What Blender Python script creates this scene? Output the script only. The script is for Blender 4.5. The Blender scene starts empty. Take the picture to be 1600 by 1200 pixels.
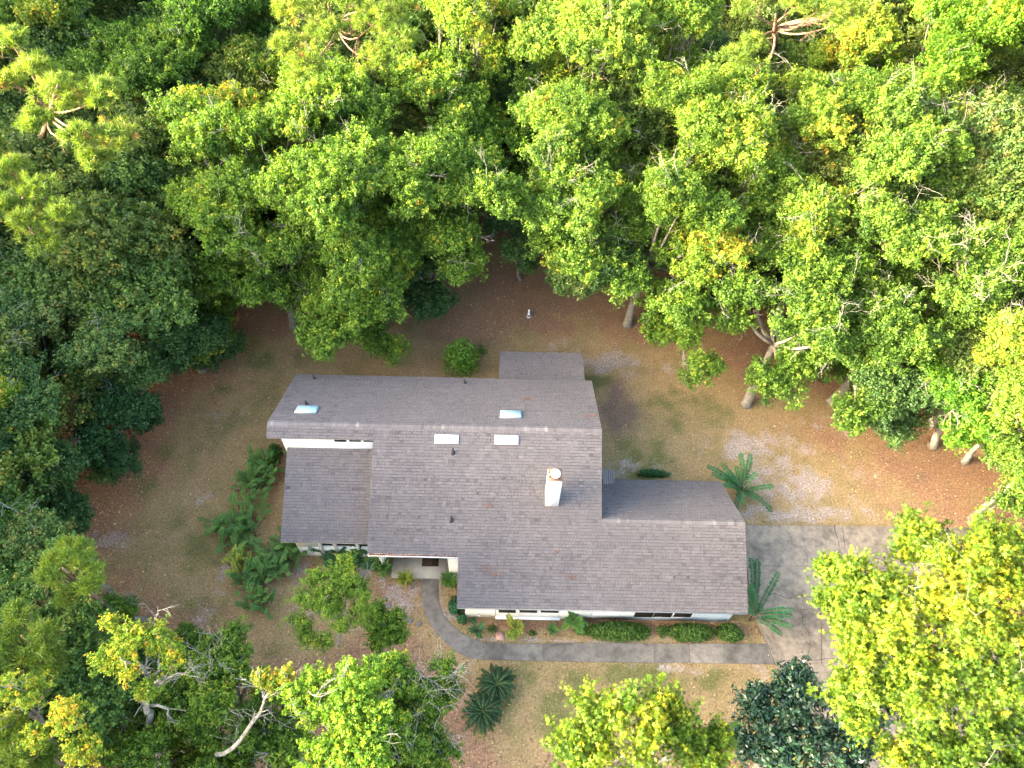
import bpy, math, random
import numpy as np
from mathutils import Vector
D=bpy.data; SC=bpy.context.scene
# ------------------------------------------------------------ camera
H=36.374; PITCH,YAW,ROLL=map(math.radians,(54.165,0.815,1.942)); FPX=1126.96
F=np.array([math.sin(YAW)*math.cos(PITCH),math.cos(YAW)*math.cos(PITCH),-math.sin(PITCH)])
R0=np.array([math.cos(YAW),-math.sin(YAW),0.]); U0=np.cross(R0,F)
RC=R0*math.cos(ROLL)+U0*math.sin(ROLL); UC=U0*math.cos(ROLL)-R0*math.sin(ROLL)
CAM=np.array([0,0,H])
cd=D.cameras.new('camera'); cam=D.objects.new('camera',cd); SC.collection.objects.link(cam)
cd.sensor_width=36; cd.lens=FPX/1600*36; cd.clip_end=3000
from mathutils import Matrix
cam.matrix_world=Matrix(((RC[0],UC[0],-F[0],0),(RC[1],UC[1],-F[1],0),(RC[2],UC[2],-F[2],H),(0,0,0,1)))
SC.camera=cam
def ray(px,py):
    d=F*FPX+RC*(px-800)-UC*(py-600); return d/np.linalg.norm(d)
def at(px,py,z=0.):
    d=ray(px,py); return CAM+d*((z-H)/d[2])
def at_y(px,py,y):
    d=ray(px,py); return CAM+d*(y/d[1])
def on_plane(px,py,y0,z0,m):      # plane z = z0 + m*(y-y0)
    d=ray(px,py); t=(z0-m*y0-H)/(d[2]-m*d[1]); return CAM+d*t
# ------------------------------------------------------------ light
SUN_EL=math.radians(16.5); SUN_AZ=math.radians(-100)    # azimuth clockwise from +y; the low sun stands to the left
w=D.worlds.new('World'); SC.world=w; w.use_nodes=True
nt=w.node_tree; sky=nt.nodes.new('ShaderNodeTexSky'); sky.sky_type='NISHITA'; sky.sun_disc=False
sky.sun_elevation=SUN_EL; sky.sun_rotation=SUN_AZ; sky.altitude=50; sky.dust_density=7; sky.ozone_density=0.2; sky.air_density=.9
nt.links.new(sky.outputs[0],nt.nodes['Background'].inputs[0]); nt.nodes['Background'].inputs[1].default_value=.15
sl=D.lights.new('sun','SUN'); sl.energy=2.0; sl.angle=math.radians(.6); sl.color=(1,.86,.60)
so=D.objects.new('sun',sl); SC.collection.objects.link(so)
sd=Vector((math.sin(SUN_AZ)*math.cos(SUN_EL),math.cos(SUN_AZ)*math.cos(SUN_EL),math.sin(SUN_EL)))
so.rotation_euler=sd.to_track_quat('Z','Y').to_euler(); so.location=(-60,20,60)
SC.view_settings.view_transform='Standard'; SC.view_settings.look='None'; SC.view_settings.gamma=1
SC.view_settings.exposure=3.97
SC.cycles.use_denoising=True
SC.cycles.max_bounces=6; SC.cycles.diffuse_bounces=4; SC.cycles.glossy_bounces=2; SC.cycles.transmission_bounces=3; SC.cycles.transparent_max_bounces=4
# ------------------------------------------------------------ helpers
def s2l(c):
    c=[x/255 for x in c]; return tuple(x/12.92 if x<=.04045 else ((x+.055)/1.055)**2.4 for x in c)
class N:
    def __init__(s,name,rough=.8,spec=.3):
        s.m=D.materials.new(name); s.m.use_nodes=True; s.t=s.m.node_tree; s.b=s.t.nodes['Principled BSDF']
        s.b.inputs['Roughness'].default_value=rough; s.b.inputs['Specular IOR Level'].default_value=spec
    def n(s,typ,ins=None,**kw):
        x=s.t.nodes.new('ShaderNode'+typ)
        for k,v in kw.items(): setattr(x,k,v)
        for k,v in (ins or {}).items(): s.i(x,k,v)
        return x
    def i(s,x,k,v):
        p=x.inputs[k]
        if isinstance(v,bpy.types.NodeSocket): s.t.links.new(v,p)
        elif isinstance(v,(tuple,list)) and len(v)==3 and p.type=='RGBA': p.default_value=(*v,1)
        else: p.default_value=v
    def noise(s,scale,det=4,rough=.6,vec=None,dist=0):
        x=s.n('TexNoise'); x.inputs['Scale'].default_value=scale; x.inputs['Detail'].default_value=det; x.inputs['Roughness'].default_value=rough; x.inputs['Distortion'].default_value=dist
        s.t.links.new(vec or s.obj(),x.inputs['Vector']); return x.outputs[0]
    def obj(s):
        if not hasattr(s,'_o'): s._o=s.n('TexCoord').outputs['Object']
        return s._o
    def attr(s,name): return s.n('Attribute',attribute_name=name).outputs['Fac']
    def ramp(s,fac,stops):
        x=s.n('ValToRGB'); s.t.links.new(fac,x.inputs[0]); e=x.color_ramp.elements
        while len(e)<len(stops): e.new(.5)
        for q,(p,c) in zip(e,stops): q.position=p; q.color=(*c,1) if len(c)==3 else c
        return x.outputs[0]
    def mix(s,f,a,b,mode='MIX'):
        x=s.n('MixRGB',blend_type=mode); s.i(x,0,f); s.i(x,1,a); s.i(x,2,b); return x.outputs[0]
    def math(s,op,a,b=0.,clamp=False):
        x=s.n('Math',operation=op,use_clamp=clamp); s.i(x,0,a); s.i(x,1,b); return x.outputs[0]
    def col(s,c): s.i(s.b,'Base Color',c); return s
    def bump(s,h,dist=.02,st=1):
        x=s.n('Bump'); s.t.links.new(h,x.inputs['Height']); x.inputs['Distance'].default_value=dist; x.inputs['Strength'].default_value=st
        s.t.links.new(x.outputs[0],s.b.inputs['Normal']); return s
def g(v): return (v,v,v)
def plain(name,c,rough=.7,spec=.3,var=.25,sc=6,metal=0):
    k=N(name,rough,spec); n=k.noise(sc,5)
    k.col(k.mix(1,k.ramp(n,[(.3,g(1-var)),(.7,g(1))]),c,'MULTIPLY')); k.bump(n,.005); k.b.inputs['Metallic'].default_value=metal; return k.m
def make_mesh(name,verts,sizes,loops,attrs=None,mats=(),mi=None,smooth=False):
    me=D.meshes.new(name); verts=np.asarray(verts,np.float32); loops=np.asarray(loops,np.int32).ravel(); sizes=np.asarray(sizes,np.int32)
    me.vertices.add(len(verts)); me.vertices.foreach_set('co',verts.ravel())
    me.loops.add(len(loops)); me.loops.foreach_set('vertex_index',loops)
    me.polygons.add(len(sizes)); st=np.zeros(len(sizes),np.int32); st[1:]=np.cumsum(sizes)[:-1]
    me.polygons.foreach_set('loop_start',st)
    try: me.polygons.foreach_set('loop_total',sizes)
    except Exception: pass
    for k,(v,dom) in (attrs or {}).items():
        a=me.attributes.new(k,'FLOAT',dom); a.data.foreach_set('value',np.asarray(v,np.float32))
    for m in mats: me.materials.append(m)
    if mi is not None: me.polygons.foreach_set('material_index',np.asarray(mi,np.int32))
    if smooth: me.polygons.foreach_set('use_smooth',np.ones(len(sizes),bool))
    me.update(); me.validate(); return me
class MB:      # collects faces, builds one mesh
    def __init__(s): s.v=[];s.f=[];s.t=[];s.m=[]
    def face(s,pts,t=.5,m=0):
        i=len(s.v); s.v+= [tuple(p) for p in pts]; s.f.append(tuple(range(i,i+len(pts)))); s.t.append(t); s.m.append(m)
    def box(s,a,b,t=.5,m=0):
        x0,y0,z0=a;x1,y1,z1=b
        s.hexa([(x0,y0,z0),(x1,y0,z0),(x1,y1,z0),(x0,y1,z0),(x0,y0,z1),(x1,y0,z1),(x1,y1,z1),(x0,y1,z1)],t,m)
    def hexa(s,p,t=.5,m=0):
        i=len(s.v); s.v+=[tuple(q) for q in p]
        for f in ((3,2,1,0),(4,5,6,7),(0,1,5,4),(1,2,6,5),(2,3,7,6),(3,0,4,7)): s.f.append(tuple(i+k for k in f)); s.t.append(t); s.m.append(m)
    def lathe(s,c,prof,n=20,t=.5,m=0):
        i=len(s.v); 
        for r,z in prof:
            for k in range(n): a=2*math.pi*k/n; s.v.append((c[0]+r*math.cos(a),c[1]+r*math.sin(a),c[2]+z))
        for j in range(len(prof)-1):
            for k in range(n): k2=(k+1)%n; s.f.append((i+j*n+k,i+j*n+k2,i+(j+1)*n+k2,i+(j+1)*n+k)); s.t.append(t); s.m.append(m)
        s.f.append(tuple(i+k for k in range(n))[::-1]); s.t.append(t); s.m.append(m)
        s.f.append(tuple(i+(len(prof)-1)*n+k for k in range(n))); s.t.append(t); s.m.append(m)
    def tube(s,pts,rad,n=6,t=.5,m=0):
        pts=[np.asarray(p,float) for p in pts]; i=len(s.v); K=len(pts)
        for j,p in enumerate(pts):
            d=pts[min(j+1,K-1)]-pts[max(j-1,0)]; d=d/(np.linalg.norm(d)+1e-9)
            a=np.cross(d,[0,0,1] if abs(d[2])<.9 else [1,0,0]); a/=np.linalg.norm(a); b=np.cross(d,a); r=rad[j] if hasattr(rad,'__len__') else rad
            for k in range(n): q=2*math.pi*k/n; s.v.append(tuple(p+r*(a*math.cos(q)+b*math.sin(q))))
        for j in range(K-1):
            for k in range(n): k2=(k+1)%n; s.f.append((i+j*n+k,i+j*n+k2,i+(j+1)*n+k2,i+(j+1)*n+k)); s.t.append(t); s.m.append(m)
        s.f.append(tuple(i+k for k in range(n))[::-1]); s.t.append(t); s.m.append(m)
        s.f.append(tuple(i+(K-1)*n+k for k in range(n))); s.t.append(t); s.m.append(m)
    def build(s,name,mats,parent=None,smooth=False,origin=None):
        mats=mats if isinstance(mats,(list,tuple)) else [mats]
        v=np.array(s.v,float)
        if origin is not None: v=v-np.asarray(origin)
        return link(name,make_mesh(name,v,[len(f) for f in s.f],[k for f in s.f for k in f],{'tone':(s.t,'FACE')},mats,s.m,smooth),parent,origin if parent is None else None)
def link(name,me,parent=None,loc=None):
    o=D.objects.new(name,me); SC.collection.objects.link(o)
    if parent is not None: o.parent=parent
    if loc is not None: o.location=loc
    return o
def thing(name,label,cat,loc=(0,0,0),group=None):
    o=D.objects.new(name,None); o.empty_display_size=.3; SC.collection.objects.link(o); o.location=loc
    o['label']=label; o['category']=cat
    if group: o['group']=group
    return o
def tag(o,label,cat,group=None):
    o['label']=label; o['category']=cat
    if group: o['group']=group
    return o
rng=np.random.default_rng(7); random.seed(7); U=random.uniform
# ------------------------------------------------------------ materials
def shingle_mat():
    k=N('shingle',.92,.15); t=k.attr('tone')
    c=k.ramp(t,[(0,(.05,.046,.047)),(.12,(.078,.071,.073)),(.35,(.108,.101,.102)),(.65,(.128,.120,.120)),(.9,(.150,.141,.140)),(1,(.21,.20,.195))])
    n=k.noise(.35,3); c=k.mix(.5,c,k.ramp(n,[(.3,(.70,.70,.72)),(.7,(1,.98,.95))]),'MULTIPLY')
    n2=k.noise(60,2); c=k.mix(.55,c,k.ramp(n2,[(.3,g(.55)),(.7,g(1.2))]),'MULTIPLY')
    n3=k.noise(1.6,4,.7); c=k.mix(k.ramp(n3,[(.66,g(0)),(.8,g(.16))]),c,(.20,.15,.11))
    k.col(c); k.bump(n2,.006); return k.m
M={}
M['shingle']=shingle_mat()
def wall_mat():
    k=N('painted_stucco',.85,.2); n=k.noise(1.2,6,.7); c=k.mix(1,k.ramp(n,[(.25,(.78,.80,.77)),(.6,(1,1,1))]),(.68,.69,.655),'MULTIPLY')
    f=k.noise(50,3); k.col(c); k.bump(f,.01); return k.m
M['wall']=wall_mat()
M['white']=plain('white_paint',(.76,.77,.76),.5,.4,.1,8)
M['trim']=plain('off_white_trim',(.55,.54,.50),.6,.3,.2,8)
M['darkglass']=plain('dark_window_screen',(.016,.014,.012),.7,.12,.4,5)
M['brownframe']=plain('dark_brown_door_mat',(.045,.028,.02),.9,.1,.5,20)
M['acrylic']=plain('milky_skylight',(.86,.88,.88),.22,.6,.05,3)
k=N('sky_reflection_glass',.12,1.0); k.col((.42,.66,.74)); k.b.inputs['Metallic'].default_value=.35; M['skyglass']=k.m  # blue base colour paints in the reflected sky
M['curb']=plain('skylight_curb',(.28,.30,.31),.5,.4,.2)
M['vent']=plain('dark_vent',(.03,.03,.034),.6,.3,.3)
M['pot_metal']=plain('pale_flue_metal',(.72,.70,.66),.5,.5,.25,10)
M['flue_side']=plain('sooty_flue_side',(.20,.17,.14),.7,.3,.5,14)
M['brick']=plain('weathered_brick_cap',(.30,.15,.10),.9,.2,.5,14)
M['debris']=plain('rusty_leaf_debris',(.22,.09,.045),.95,.1,.6,22)
M['terracotta']=plain('terracotta',(.24,.10,.065),.85,.2,.35,12)
M['greyclay']=plain('grey_green_pot',(.17,.20,.16),.8,.2,.35,12)
M['soil']=plain('potting_soil',(.05,.03,.02),.95,.1,.5,20)
M['paver']=plain('pink_paver',(.42,.25,.19),.9,.2,.3,12)
M['stone']=plain('grey_stone',(.16,.145,.14),.9,.2,.5,10)
M['stem']=plain('green_stem',(.10,.16,.05),.7,.2,.3)
M['brownstem']=plain('brown_stem',(.12,.085,.06),.8,.2,.4)
def conc(name,c,lo=.5,stain=.5):
    k=N(name,.9,.2); t=k.attr('tone'); a=k.noise(.55,6,.65,dist=.6); b=k.noise(2.6,7,.72); d=k.noise(26,4,.7)
    c=k.mix(1,c,k.ramp(t,[(0,g(.6)),(1,g(1.25))]),'MULTIPLY')
    c=k.mix(1,c,k.ramp(a,[(.32,g(lo)),(.5,g(.9)),(.72,(1.18,1.15,1.1))]),'MULTIPLY')
    c=k.mix(stain,c,k.ramp(b,[(.35,(.5,.5,.53)),(.5,g(.9)),(.68,(1.35,1.3,1.2))]),'MULTIPLY')
    c=k.mix(.6,c,k.ramp(d,[(.3,g(.7)),(.7,g(1.2))]),'MULTIPLY')
    k.col(c); k.bump(b,.008); return k.m
M['drive']=conc('driveway_concrete',(.24,.20,.152),.5,.75)
M['walk']=conc('walkway_concrete',(.165,.150,.128),.5,.65)
M['slab']=conc('porch_concrete',(.30,.28,.24),.85,.2)
M['crack']=plain('crack_dirt',(.035,.03,.024),.95,.1,.4)
def bark(name,a,b):
    k=N(name,.9,.15); n=k.noise(4,6,.75); f=k.noise(26,4,.7); k.col(k.mix(.6,k.ramp(n,[(.35,a),(.65,b)]),k.ramp(f,[(.3,g(.4)),(.7,g(1.2))]),'MULTIPLY')); k.bump(f,.03); return k.m
M['bark']=bark('grey_bark',(.12,.10,.075),(.27,.25,.20))
M['pinebark']=bark('pine_bark',(.12,.075,.05),(.30,.19,.13))
M['palebark']=bark('pale_lichen_bark',(.15,.14,.11),(.34,.33,.28))
def leafmat(name,stops,tr=.35,rough=.55,spec=.25,trc=(1.25,1.35,.55)):
    k=N(name,rough,spec); c=k.ramp(k.attr('v'),stops)
    oi=k.n('ObjectInfo'); c=k.mix(1,c,oi.outputs['Color'],'MULTIPLY'); k.col(c)
    t=k.n('BsdfTranslucent'); k.i(t,'Color',k.mix(1,c,trc,'MULTIPLY'))
    m=k.n('MixShader'); m.inputs[0].default_value=tr; out=k.t.nodes['Material Output']
    k.t.links.new(k.b.outputs[0],m.inputs[1]); k.t.links.new(t.outputs[0],m.inputs[2]); k.t.links.new(m.outputs[0],out.inputs[0]); return k.m
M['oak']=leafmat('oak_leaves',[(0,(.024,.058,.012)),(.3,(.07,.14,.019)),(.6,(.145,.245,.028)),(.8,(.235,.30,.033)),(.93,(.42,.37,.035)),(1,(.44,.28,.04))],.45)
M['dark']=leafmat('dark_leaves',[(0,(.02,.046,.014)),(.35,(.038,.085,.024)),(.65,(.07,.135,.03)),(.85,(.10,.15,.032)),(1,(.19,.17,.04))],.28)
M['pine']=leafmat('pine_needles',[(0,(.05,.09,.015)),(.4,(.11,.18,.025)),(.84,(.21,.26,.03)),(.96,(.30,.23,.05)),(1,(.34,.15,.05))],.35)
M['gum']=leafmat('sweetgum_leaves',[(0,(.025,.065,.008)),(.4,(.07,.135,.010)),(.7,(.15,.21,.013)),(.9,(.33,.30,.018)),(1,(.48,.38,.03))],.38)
M['magnolia']=leafmat('magnolia_leaves',[(0,(.008,.024,.014)),(.5,(.016,.048,.026)),(.85,(.04,.09,.035)),(1,(.15,.11,.03))],.12,.28,.5)
M['rust']=leafmat('rusty_leaves',[(0,(.07,.045,.03)),(.4,(.17,.10,.05)),(.7,(.22,.16,.07)),(1,(.30,.16,.07))],.3)
M['frond']=leafmat('teal_leaflets',[(0,(.010,.05,.018)),(.6,(.024,.115,.032)),(1,(.06,.18,.04))],.25,.45,.3)
M['fern']=leafmat('fern_leaflets',[(0,(.03,.09,.02)),(.6,(.07,.19,.032)),(1,(.17,.28,.04))],.35)
M['cycad']=leafmat('cycad_leaflets',[(0,(.006,.016,.006)),(.6,(.012,.034,.009)),(.85,(.05,.09,.02)),(1,(.30,.18,.03))],.12,.6,.15)
M['shrub']=leafmat('bright_shrub_leaves',[(0,(.02,.07,.012)),(.5,(.05,.15,.015)),(1,(.15,.26,.03))],.35)
M['hedge']=leafmat('hedge_leaves',[(0,(.02,.055,.01)),(.5,(.045,.10,.014)),(1,(.10,.16,.02))],.3)
M['croton']=leafmat('yellow_green_leaves',[(0,(.06,.13,.02)),(.5,(.20,.27,.03)),(1,(.42,.38,.05))],.35)
M['deadleaf']=leafmat('fallen_leaves',[(0,(.10,.06,.035)),(.5,(.24,.15,.08)),(.85,(.40,.29,.16)),(.97,(.45,.36,.05)),(1,(.6,.55,.4))],.15)
M['straw']=leafmat('straw_blades',[(0,(.07,.085,.03)),(.5,(.16,.14,.06)),(1,(.30,.23,.12))],.2)
# ------------------------------------------------------------ ground
def smooth_noise(x,y,sc,seed,octs=4):
    r=np.random.default_rng(seed); out=np.zeros_like(x); a=1; tot=0
    for o in range(octs):
        n=64; gr=r.random((n,n)); u=x*sc*2**o+r.random()*50; v=y*sc*2**o+r.random()*50
        i=np.floor(u).astype(int); j=np.floor(v).astype(int); fu=u-i; fv=v-j; fu=fu*fu*(3-2*fu); fv=fv*fv*(3-2*fv)
        q=lambda a_,b_: gr[a_%n,b_%n]
        out+=a*((q(i,j)*(1-fu)+q(i+1,j)*fu)*(1-fv)+(q(i,j+1)*(1-fu)+q(i+1,j+1)*fu)*fv); tot+=a; a*=.55
    return out/tot
CLEAR=[(150,730),(120,850),(190,960),(330,1030),(440,1060),(640,1060),(700,1130),(740,1240),(1100,1260),(1500,1290),(1660,1080),(1600,850),(1560,740),(1400,680),(1290,600),(1180,520),(1020,440),(940,370),(780,360),(690,440),(560,470),(440,460),(360,470),(330,600),(240,650)]
CW=np.array([at(a,b)[:2] for a,b in CLEAR])
def inpoly(x,y,P):
    c=np.zeros(np.shape(x),bool); n=len(P)
    for i in range(n):
        x1,y1=P[i]; x2,y2=P[i-1]
        c^=((y1>y)!=(y2>y))&(x<(x2-x1)*(y-y1)/(y2-y1+1e-12)+x1)
    return c
def polydist(x,y,P):
    d=np.full(np.shape(x),1e9); n=len(P)
    for i in range(n):
        a=P[i-1]; b=P[i]; ab=b-a; t=np.clip(((x-a[0])*ab[0]+(y-a[1])*ab[1])/(ab@ab),0,1)
        d=np.minimum(d,np.hypot(x-a[0]-t*ab[0],y-a[1]-t*ab[1]))
    return np.where(inpoly(x,y,P),d,-d)
def blob(x,y,px,py,rx,ry):
    c=at(px,py); e=at(px+rx,py); f=at(px,py-ry); ax=np.linalg.norm(e-c); ay=np.linalg.norm(f-c)
    return np.exp(-(((x-c[0])/ax)**2+((y-c[1])/ay)**2)**1.5)
GREEN=[(530,560,90,35,.5),(640,560,80,30,.3),(1000,700,60,40,.7),(1060,640,90,40,.55),(1000,745,80,22,.8),(930,595,40,12,.9),(1000,1060,260,26,.75),(900,1100,200,50,.65),(250,740,70,50,.5),(300,850,100,60,.62),(330,930,90,50,.55),(400,560,60,40,.5),(340,640,70,60,.5),(870,1060,100,20,.5),(400,620,60,60,.55),(360,700,40,60,.35),(800,520,90,25,.2),(1180,1060,70,25,.5),(790,1170,50,60,.4),(1110,700,60,30,.4),(460,1010,60,30,.5)]
SAND=[(950,565,60,22,.95),(1010,580,60,16,.6),(1180,700,75,28,.85),(1230,760,80,40,.8),(980,735,60,16,.7),(1290,660,50,16,.45),(1240,800,110,16,.85),(300,650,70,12,.35),(310,775,22,12,.5),(175,845,35,14,.7),(350,900,14,40,.7),(330,960,30,20,.5),(240,1000,30,16,.5),(880,545,40,12,.5),(560,905,60,25,.3),(690,900,14,30,.8),(640,940,40,34,.6),(850,1000,200,4,.7),(1080,1045,150,8,.4),(1330,730,50,30,.35),(690,950,25,30,.6),(1060,1000,60,5,.6),(470,905,50,30,.45),(1190,1050,40,25,.5),(740,1110,16,10,.6)]
RED=[(850,460,160,70,.9),(740,500,110,50,.85),(1000,500,90,50,.9),(1180,560,100,60,.8),(1150,490,60,50,.95),(1300,680,140,60,.6),(1450,740,160,60,.85),(420,500,90,40,.8),(200,740,70,110,.9),(170,820,50,60,.8),(1500,830,120,60,.9),(820,575,60,12,.8),(700,575,100,20,.5),(430,740,16,70,.8),(460,890,60,40,.6),(620,930,80,50,.7),(960,975,250,18,.9),(1170,985,30,14,.8),(1330,740,60,26,.4),(270,700,60,90,.35),(1400,790,60,25,.6)]
DARK=[(968,640,44,60,.72),(1440,745,18,12,.7),(210,800,40,60,.4),(360,520,60,30,.4),(1490,860,100,50,.6)]
def fields(x,y):
    n1=smooth_noise(x,y,.35,1); n2=smooth_noise(x,y,1.1,2); n3=smooth_noise(x,y,.9,3,5); n4=smooth_noise(x,y,2.2,4,3)
    def acc(L,nn,amp):
        a=np.zeros_like(x)
        for b in L: a=np.maximum(a,b[4]*blob(x,y,*b[:4]))
        return np.clip((a-.5+(nn-.5)*amp)*1.5+.45,0,1)*(a>.02)
    d=polydist(x,y,CW)
    litter=np.clip(1-(d+(n1-.5)*6)/3.2,0,1)
    red=np.maximum(acc(RED,n1*.5+n2*.5,1.3),litter)
    return acc(GREEN,n3,1.5),acc(SAND,n2*.4+n4*.6,2.2),red,acc(DARK,n2,.7)
def axis(lo,hi,st,far):
    a=list(np.arange(lo,hi+1e-6,st)); s=st
    while a[-1]<far: s*=1.35; a.append(a[-1]+s)
    s=st
    while a[0]>-far: s*=1.35; a.insert(0,a[0]-s)
    return np.array(a)
gx=axis(-32,34,.18,1500); gy=axis(2,52,.18,1500); X,Y=np.meshgrid(gx,gy); nx,ny=len(gx),len(gy)
fg,fs,fr,fd=fields(X.ravel(),Y.ravel())
dd=polydist(X.ravel(),Y.ravel(),CW)
Z=np.where(dd<-2,(smooth_noise(X.ravel(),Y.ravel(),.25,9)-.5)*.3*np.clip((-dd-2)/4,0,1),0)
idx=np.arange(nx*ny).reshape(ny,nx); q=np.stack([idx[:-1,:-1],idx[:-1,1:],idx[1:,1:],idx[1:,:-1]],-1).reshape(-1,4)
k=N('ground',.95,.1)
a=k.noise(1.4,6,.7); b=k.noise(9,5,.75); c3=k.noise(26,4,.85); a2=k.noise(.45,5,.65)
base=k.ramp(b,[(.3,(.14,.094,.042)),(.5,(.25,.172,.082)),(.7,(.39,.285,.155))])
grass=k.ramp(b,[(.3,(.065,.072,.022)),(.52,(.125,.122,.040)),(.72,(.21,.175,.075))])
red=k.ramp(b,[(.28,(.10,.055,.032)),(.5,(.215,.122,.070)),(.72,(.36,.225,.135))])
sand=k.ramp(b,[(.3,(.15,.115,.09)),(.5,(.27,.22,.19)),(.7,(.42,.36,.32))])
dark=k.ramp(b,[(.3,(.085,.055,.038)),(.7,(.19,.13,.095))])
def fz(nm,w_=.5):
    v=k.math('ADD',k.attr(nm),k.math('MULTIPLY',k.math('SUBTRACT',a,.5),w_)); v=k.math('MULTIPLY',v,k.attr(nm)); return k.math('MINIMUM',k.math('MULTIPLY',v,1.25),.93,True)
c=k.mix(k.ramp(a2,[(.45,g(0)),(.65,g(.4))]),base,grass)
c=k.mix(fz('red',.9),c,red); c=k.mix(fz('grn',.9),c,grass); c=k.mix(k.math('MULTIPLY',fz('snd',1.2),k.ramp(b,[(.32,g(.25)),(.54,g(1))])),c,sand); c=k.mix(fz('drk',.3),c,dark)
c=k.mix(.75,c,k.ramp(c3,[(.32,g(.35)),(.5,g(.95)),(.70,g(1.6))]),'MULTIPLY'); c=k.mix(.5,c,k.ramp(a,[(.3,g(.7)),(.7,g(1.15))]),'MULTIPLY')
k.col(c); k.bump(b,.05)
me=make_mesh('ground',np.stack([X.ravel(),Y.ravel(),Z],1),np.full(len(q),4),q,{'grn':(fg,'POINT'),'snd':(fs,'POINT'),'red':(fr,'POINT'),'drk':(fd,'POINT')},[k.m],None,True)
o=link('ground',me); o['kind']='structure'
# ------------------------------------------------------------ leaves and needles
def basis(n):
    a=np.where(np.abs(n[:,2:3])<.9,np.array([[0,0,1.]]),np.array([[1.,0,0]])); t=np.cross(n,a); t/=np.linalg.norm(t,axis=1,keepdims=True)+1e-9
    return t,np.cross(n,t)
def unit(v): return v/(np.linalg.norm(v,axis=1,keepdims=True)+1e-9)
def leaf_arrays(P,Nn,size,r,shape='diamond',el=.6):
    t,b=basis(Nn); an=r.random(len(P))*2*np.pi; ca,sa=np.cos(an)[:,None],np.sin(an)[:,None]; t,b=t*ca+b*sa,-t*sa+b*ca
    s=size[:,None]
    if shape=='diamond':
        V=np.stack([P-t*s*.5,P+b*s*.5*el-t*s*.05,P+t*s*.5,P-b*s*.5*el-t*s*.05],1); return V.reshape(-1,3),4
    if shape=='star':
        pts=[]
        for i in range(10):
            q=2*np.pi*i/10; rr=.5 if i%2==0 else .17
            pts.append(P+(t*np.cos(q)+b*np.sin(q))*s*rr+(Nn*s*(-.10 if i%2==0 else .03)))
        return np.stack(pts,1).reshape(-1,3),10
    if shape=='hex':
        pts=[P+t*s*u_+b*s*el*v_ for u_,v_ in ((-.5,0),(-.2,.42),(.22,.42),(.5,0),(.22,-.42),(-.2,-.42))]
        return np.stack(pts,1).reshape(-1,3),6
def leaf_mesh(name,P,Nn,size,v,mat,r,shape='diamond',el=.6):
    V,n=leaf_arrays(P,Nn,size,r,shape,el); m=len(P)
    return make_mesh(name,V,np.full(m,n),np.arange(m*n),{'v':(np.clip(v,0,1),'FACE')},[mat])
def lobes_auto(r,R,ry,hz,n):
    L=[]; n1=8+int(R*.8)
    sc=np.array([R,R*ry,R*hz])
    for i in range(n1):
        a=2*np.pi*(i*.618+r.random()*.25); q=r.uniform(.25,.74) if i else .05; low=r.random()<.35
        c=np.array([math.cos(a)*q,math.sin(a)*q,(r.uniform(-.95,-.3) if low else (1-q*q)*r.uniform(.35,.85))])
        if low: c[:2]*=1.15
        pr=r.uniform(.24,.42); L.append((*(c*sc),R*pr*.78))
        for j in range(r.integers(5,10)):
            d=unit(r.normal(size=(1,3)))[0]; d[2]=abs(d[2])*.7-.15
            L.append((*((c+d*pr*np.array([1,1,.8]))*sc),R*r.uniform(.10,.21)))
    return L
def crown_points(r,L,leaf,dens,spray,flat=.45):
    """upright leafy shoots over every lobe; returns points, normals, colour offsets"""
    SP=[];SN=[];SV=[];SL=[]
    for x,y,z,rl in L:
        ns=max(6,int(dens*12.5*rl*rl/(spray*spray)*.62)); d=unit(r.normal(size=(ns,3))); d[:,2]=np.where(d[:,2]<-.35,-d[:,2],d[:,2])
        an=np.array([1,1,.8])*r.uniform(.75,1.3,3); K=unit(r.normal(size=(5,3))); bump=1+.32*np.sin(4.2*(d@K.T)+r.random(5)*6.28).mean(1)*1.6
        rr=r.uniform(.45,1.12,ns)**.7*bump
        SP.append(np.array([x,y,z])+d*(rl*rr)[:,None]*an); SN.append(unit(d*.8+np.array([0,0,.55])+r.normal(size=(ns,3))*.4)); SV.append(np.full(ns,r.normal()*.08)+r.normal(size=ns)*.10); SL.append(r.uniform(.55,1.7,ns))
    SP=np.concatenate(SP);SN=np.concatenate(SN);SV=np.concatenate(SV);SL=np.concatenate(SL)
    m=min(max(6,int(2.1*spray*spray*3.1/(leaf*leaf*.6))),44)
    P=np.repeat(SP,m,0);Nn=np.repeat(SN,m,0);v=np.repeat(SV,m);ln=np.repeat(SL,m)
    t,b=basis(Nn); k_=len(P); h=r.uniform(-1,1,k_)*ln; tp=np.clip(1.05-.6*(h/ln+1)/2,.3,1); u1=r.normal(size=k_)*.36*tp; u2=r.normal(size=k_)*.36*tp
    P=P+(t*u1[:,None]+b*u2[:,None]+Nn*h[:,None])*spray
    out=unit(t*u1[:,None]+b*u2[:,None]+1e-6)
    return P,unit(Nn*.55+out*.45+r.normal(size=(k_,3))*.55),v+r.normal(size=k_)*.11+.05*h/ln
def twig_paths(r,p,d,L,rad,depth,out):
    n=4; pts=[np.array(p,float)]; d=d/np.linalg.norm(d)
    for i in range(n):
        d=d+r.normal(size=3)*.17; d/=np.linalg.norm(d); pts.append(pts[-1]+d*L/n)
    out.append((pts,np.linspace(rad,rad*.45,n+1)))
    if depth>0:
        for i in range(r.integers(2,5)):
            q=r.uniform(.25,1); j=min(int(q*n),n-1); p2=pts[j]+(pts[j+1]-pts[j])*(q*n-j)
            d2=d+r.normal(size=3)*.75; twig_paths(r,p2,d2,L*r.uniform(.45,.75),rad*.6,depth-1,out)
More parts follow.
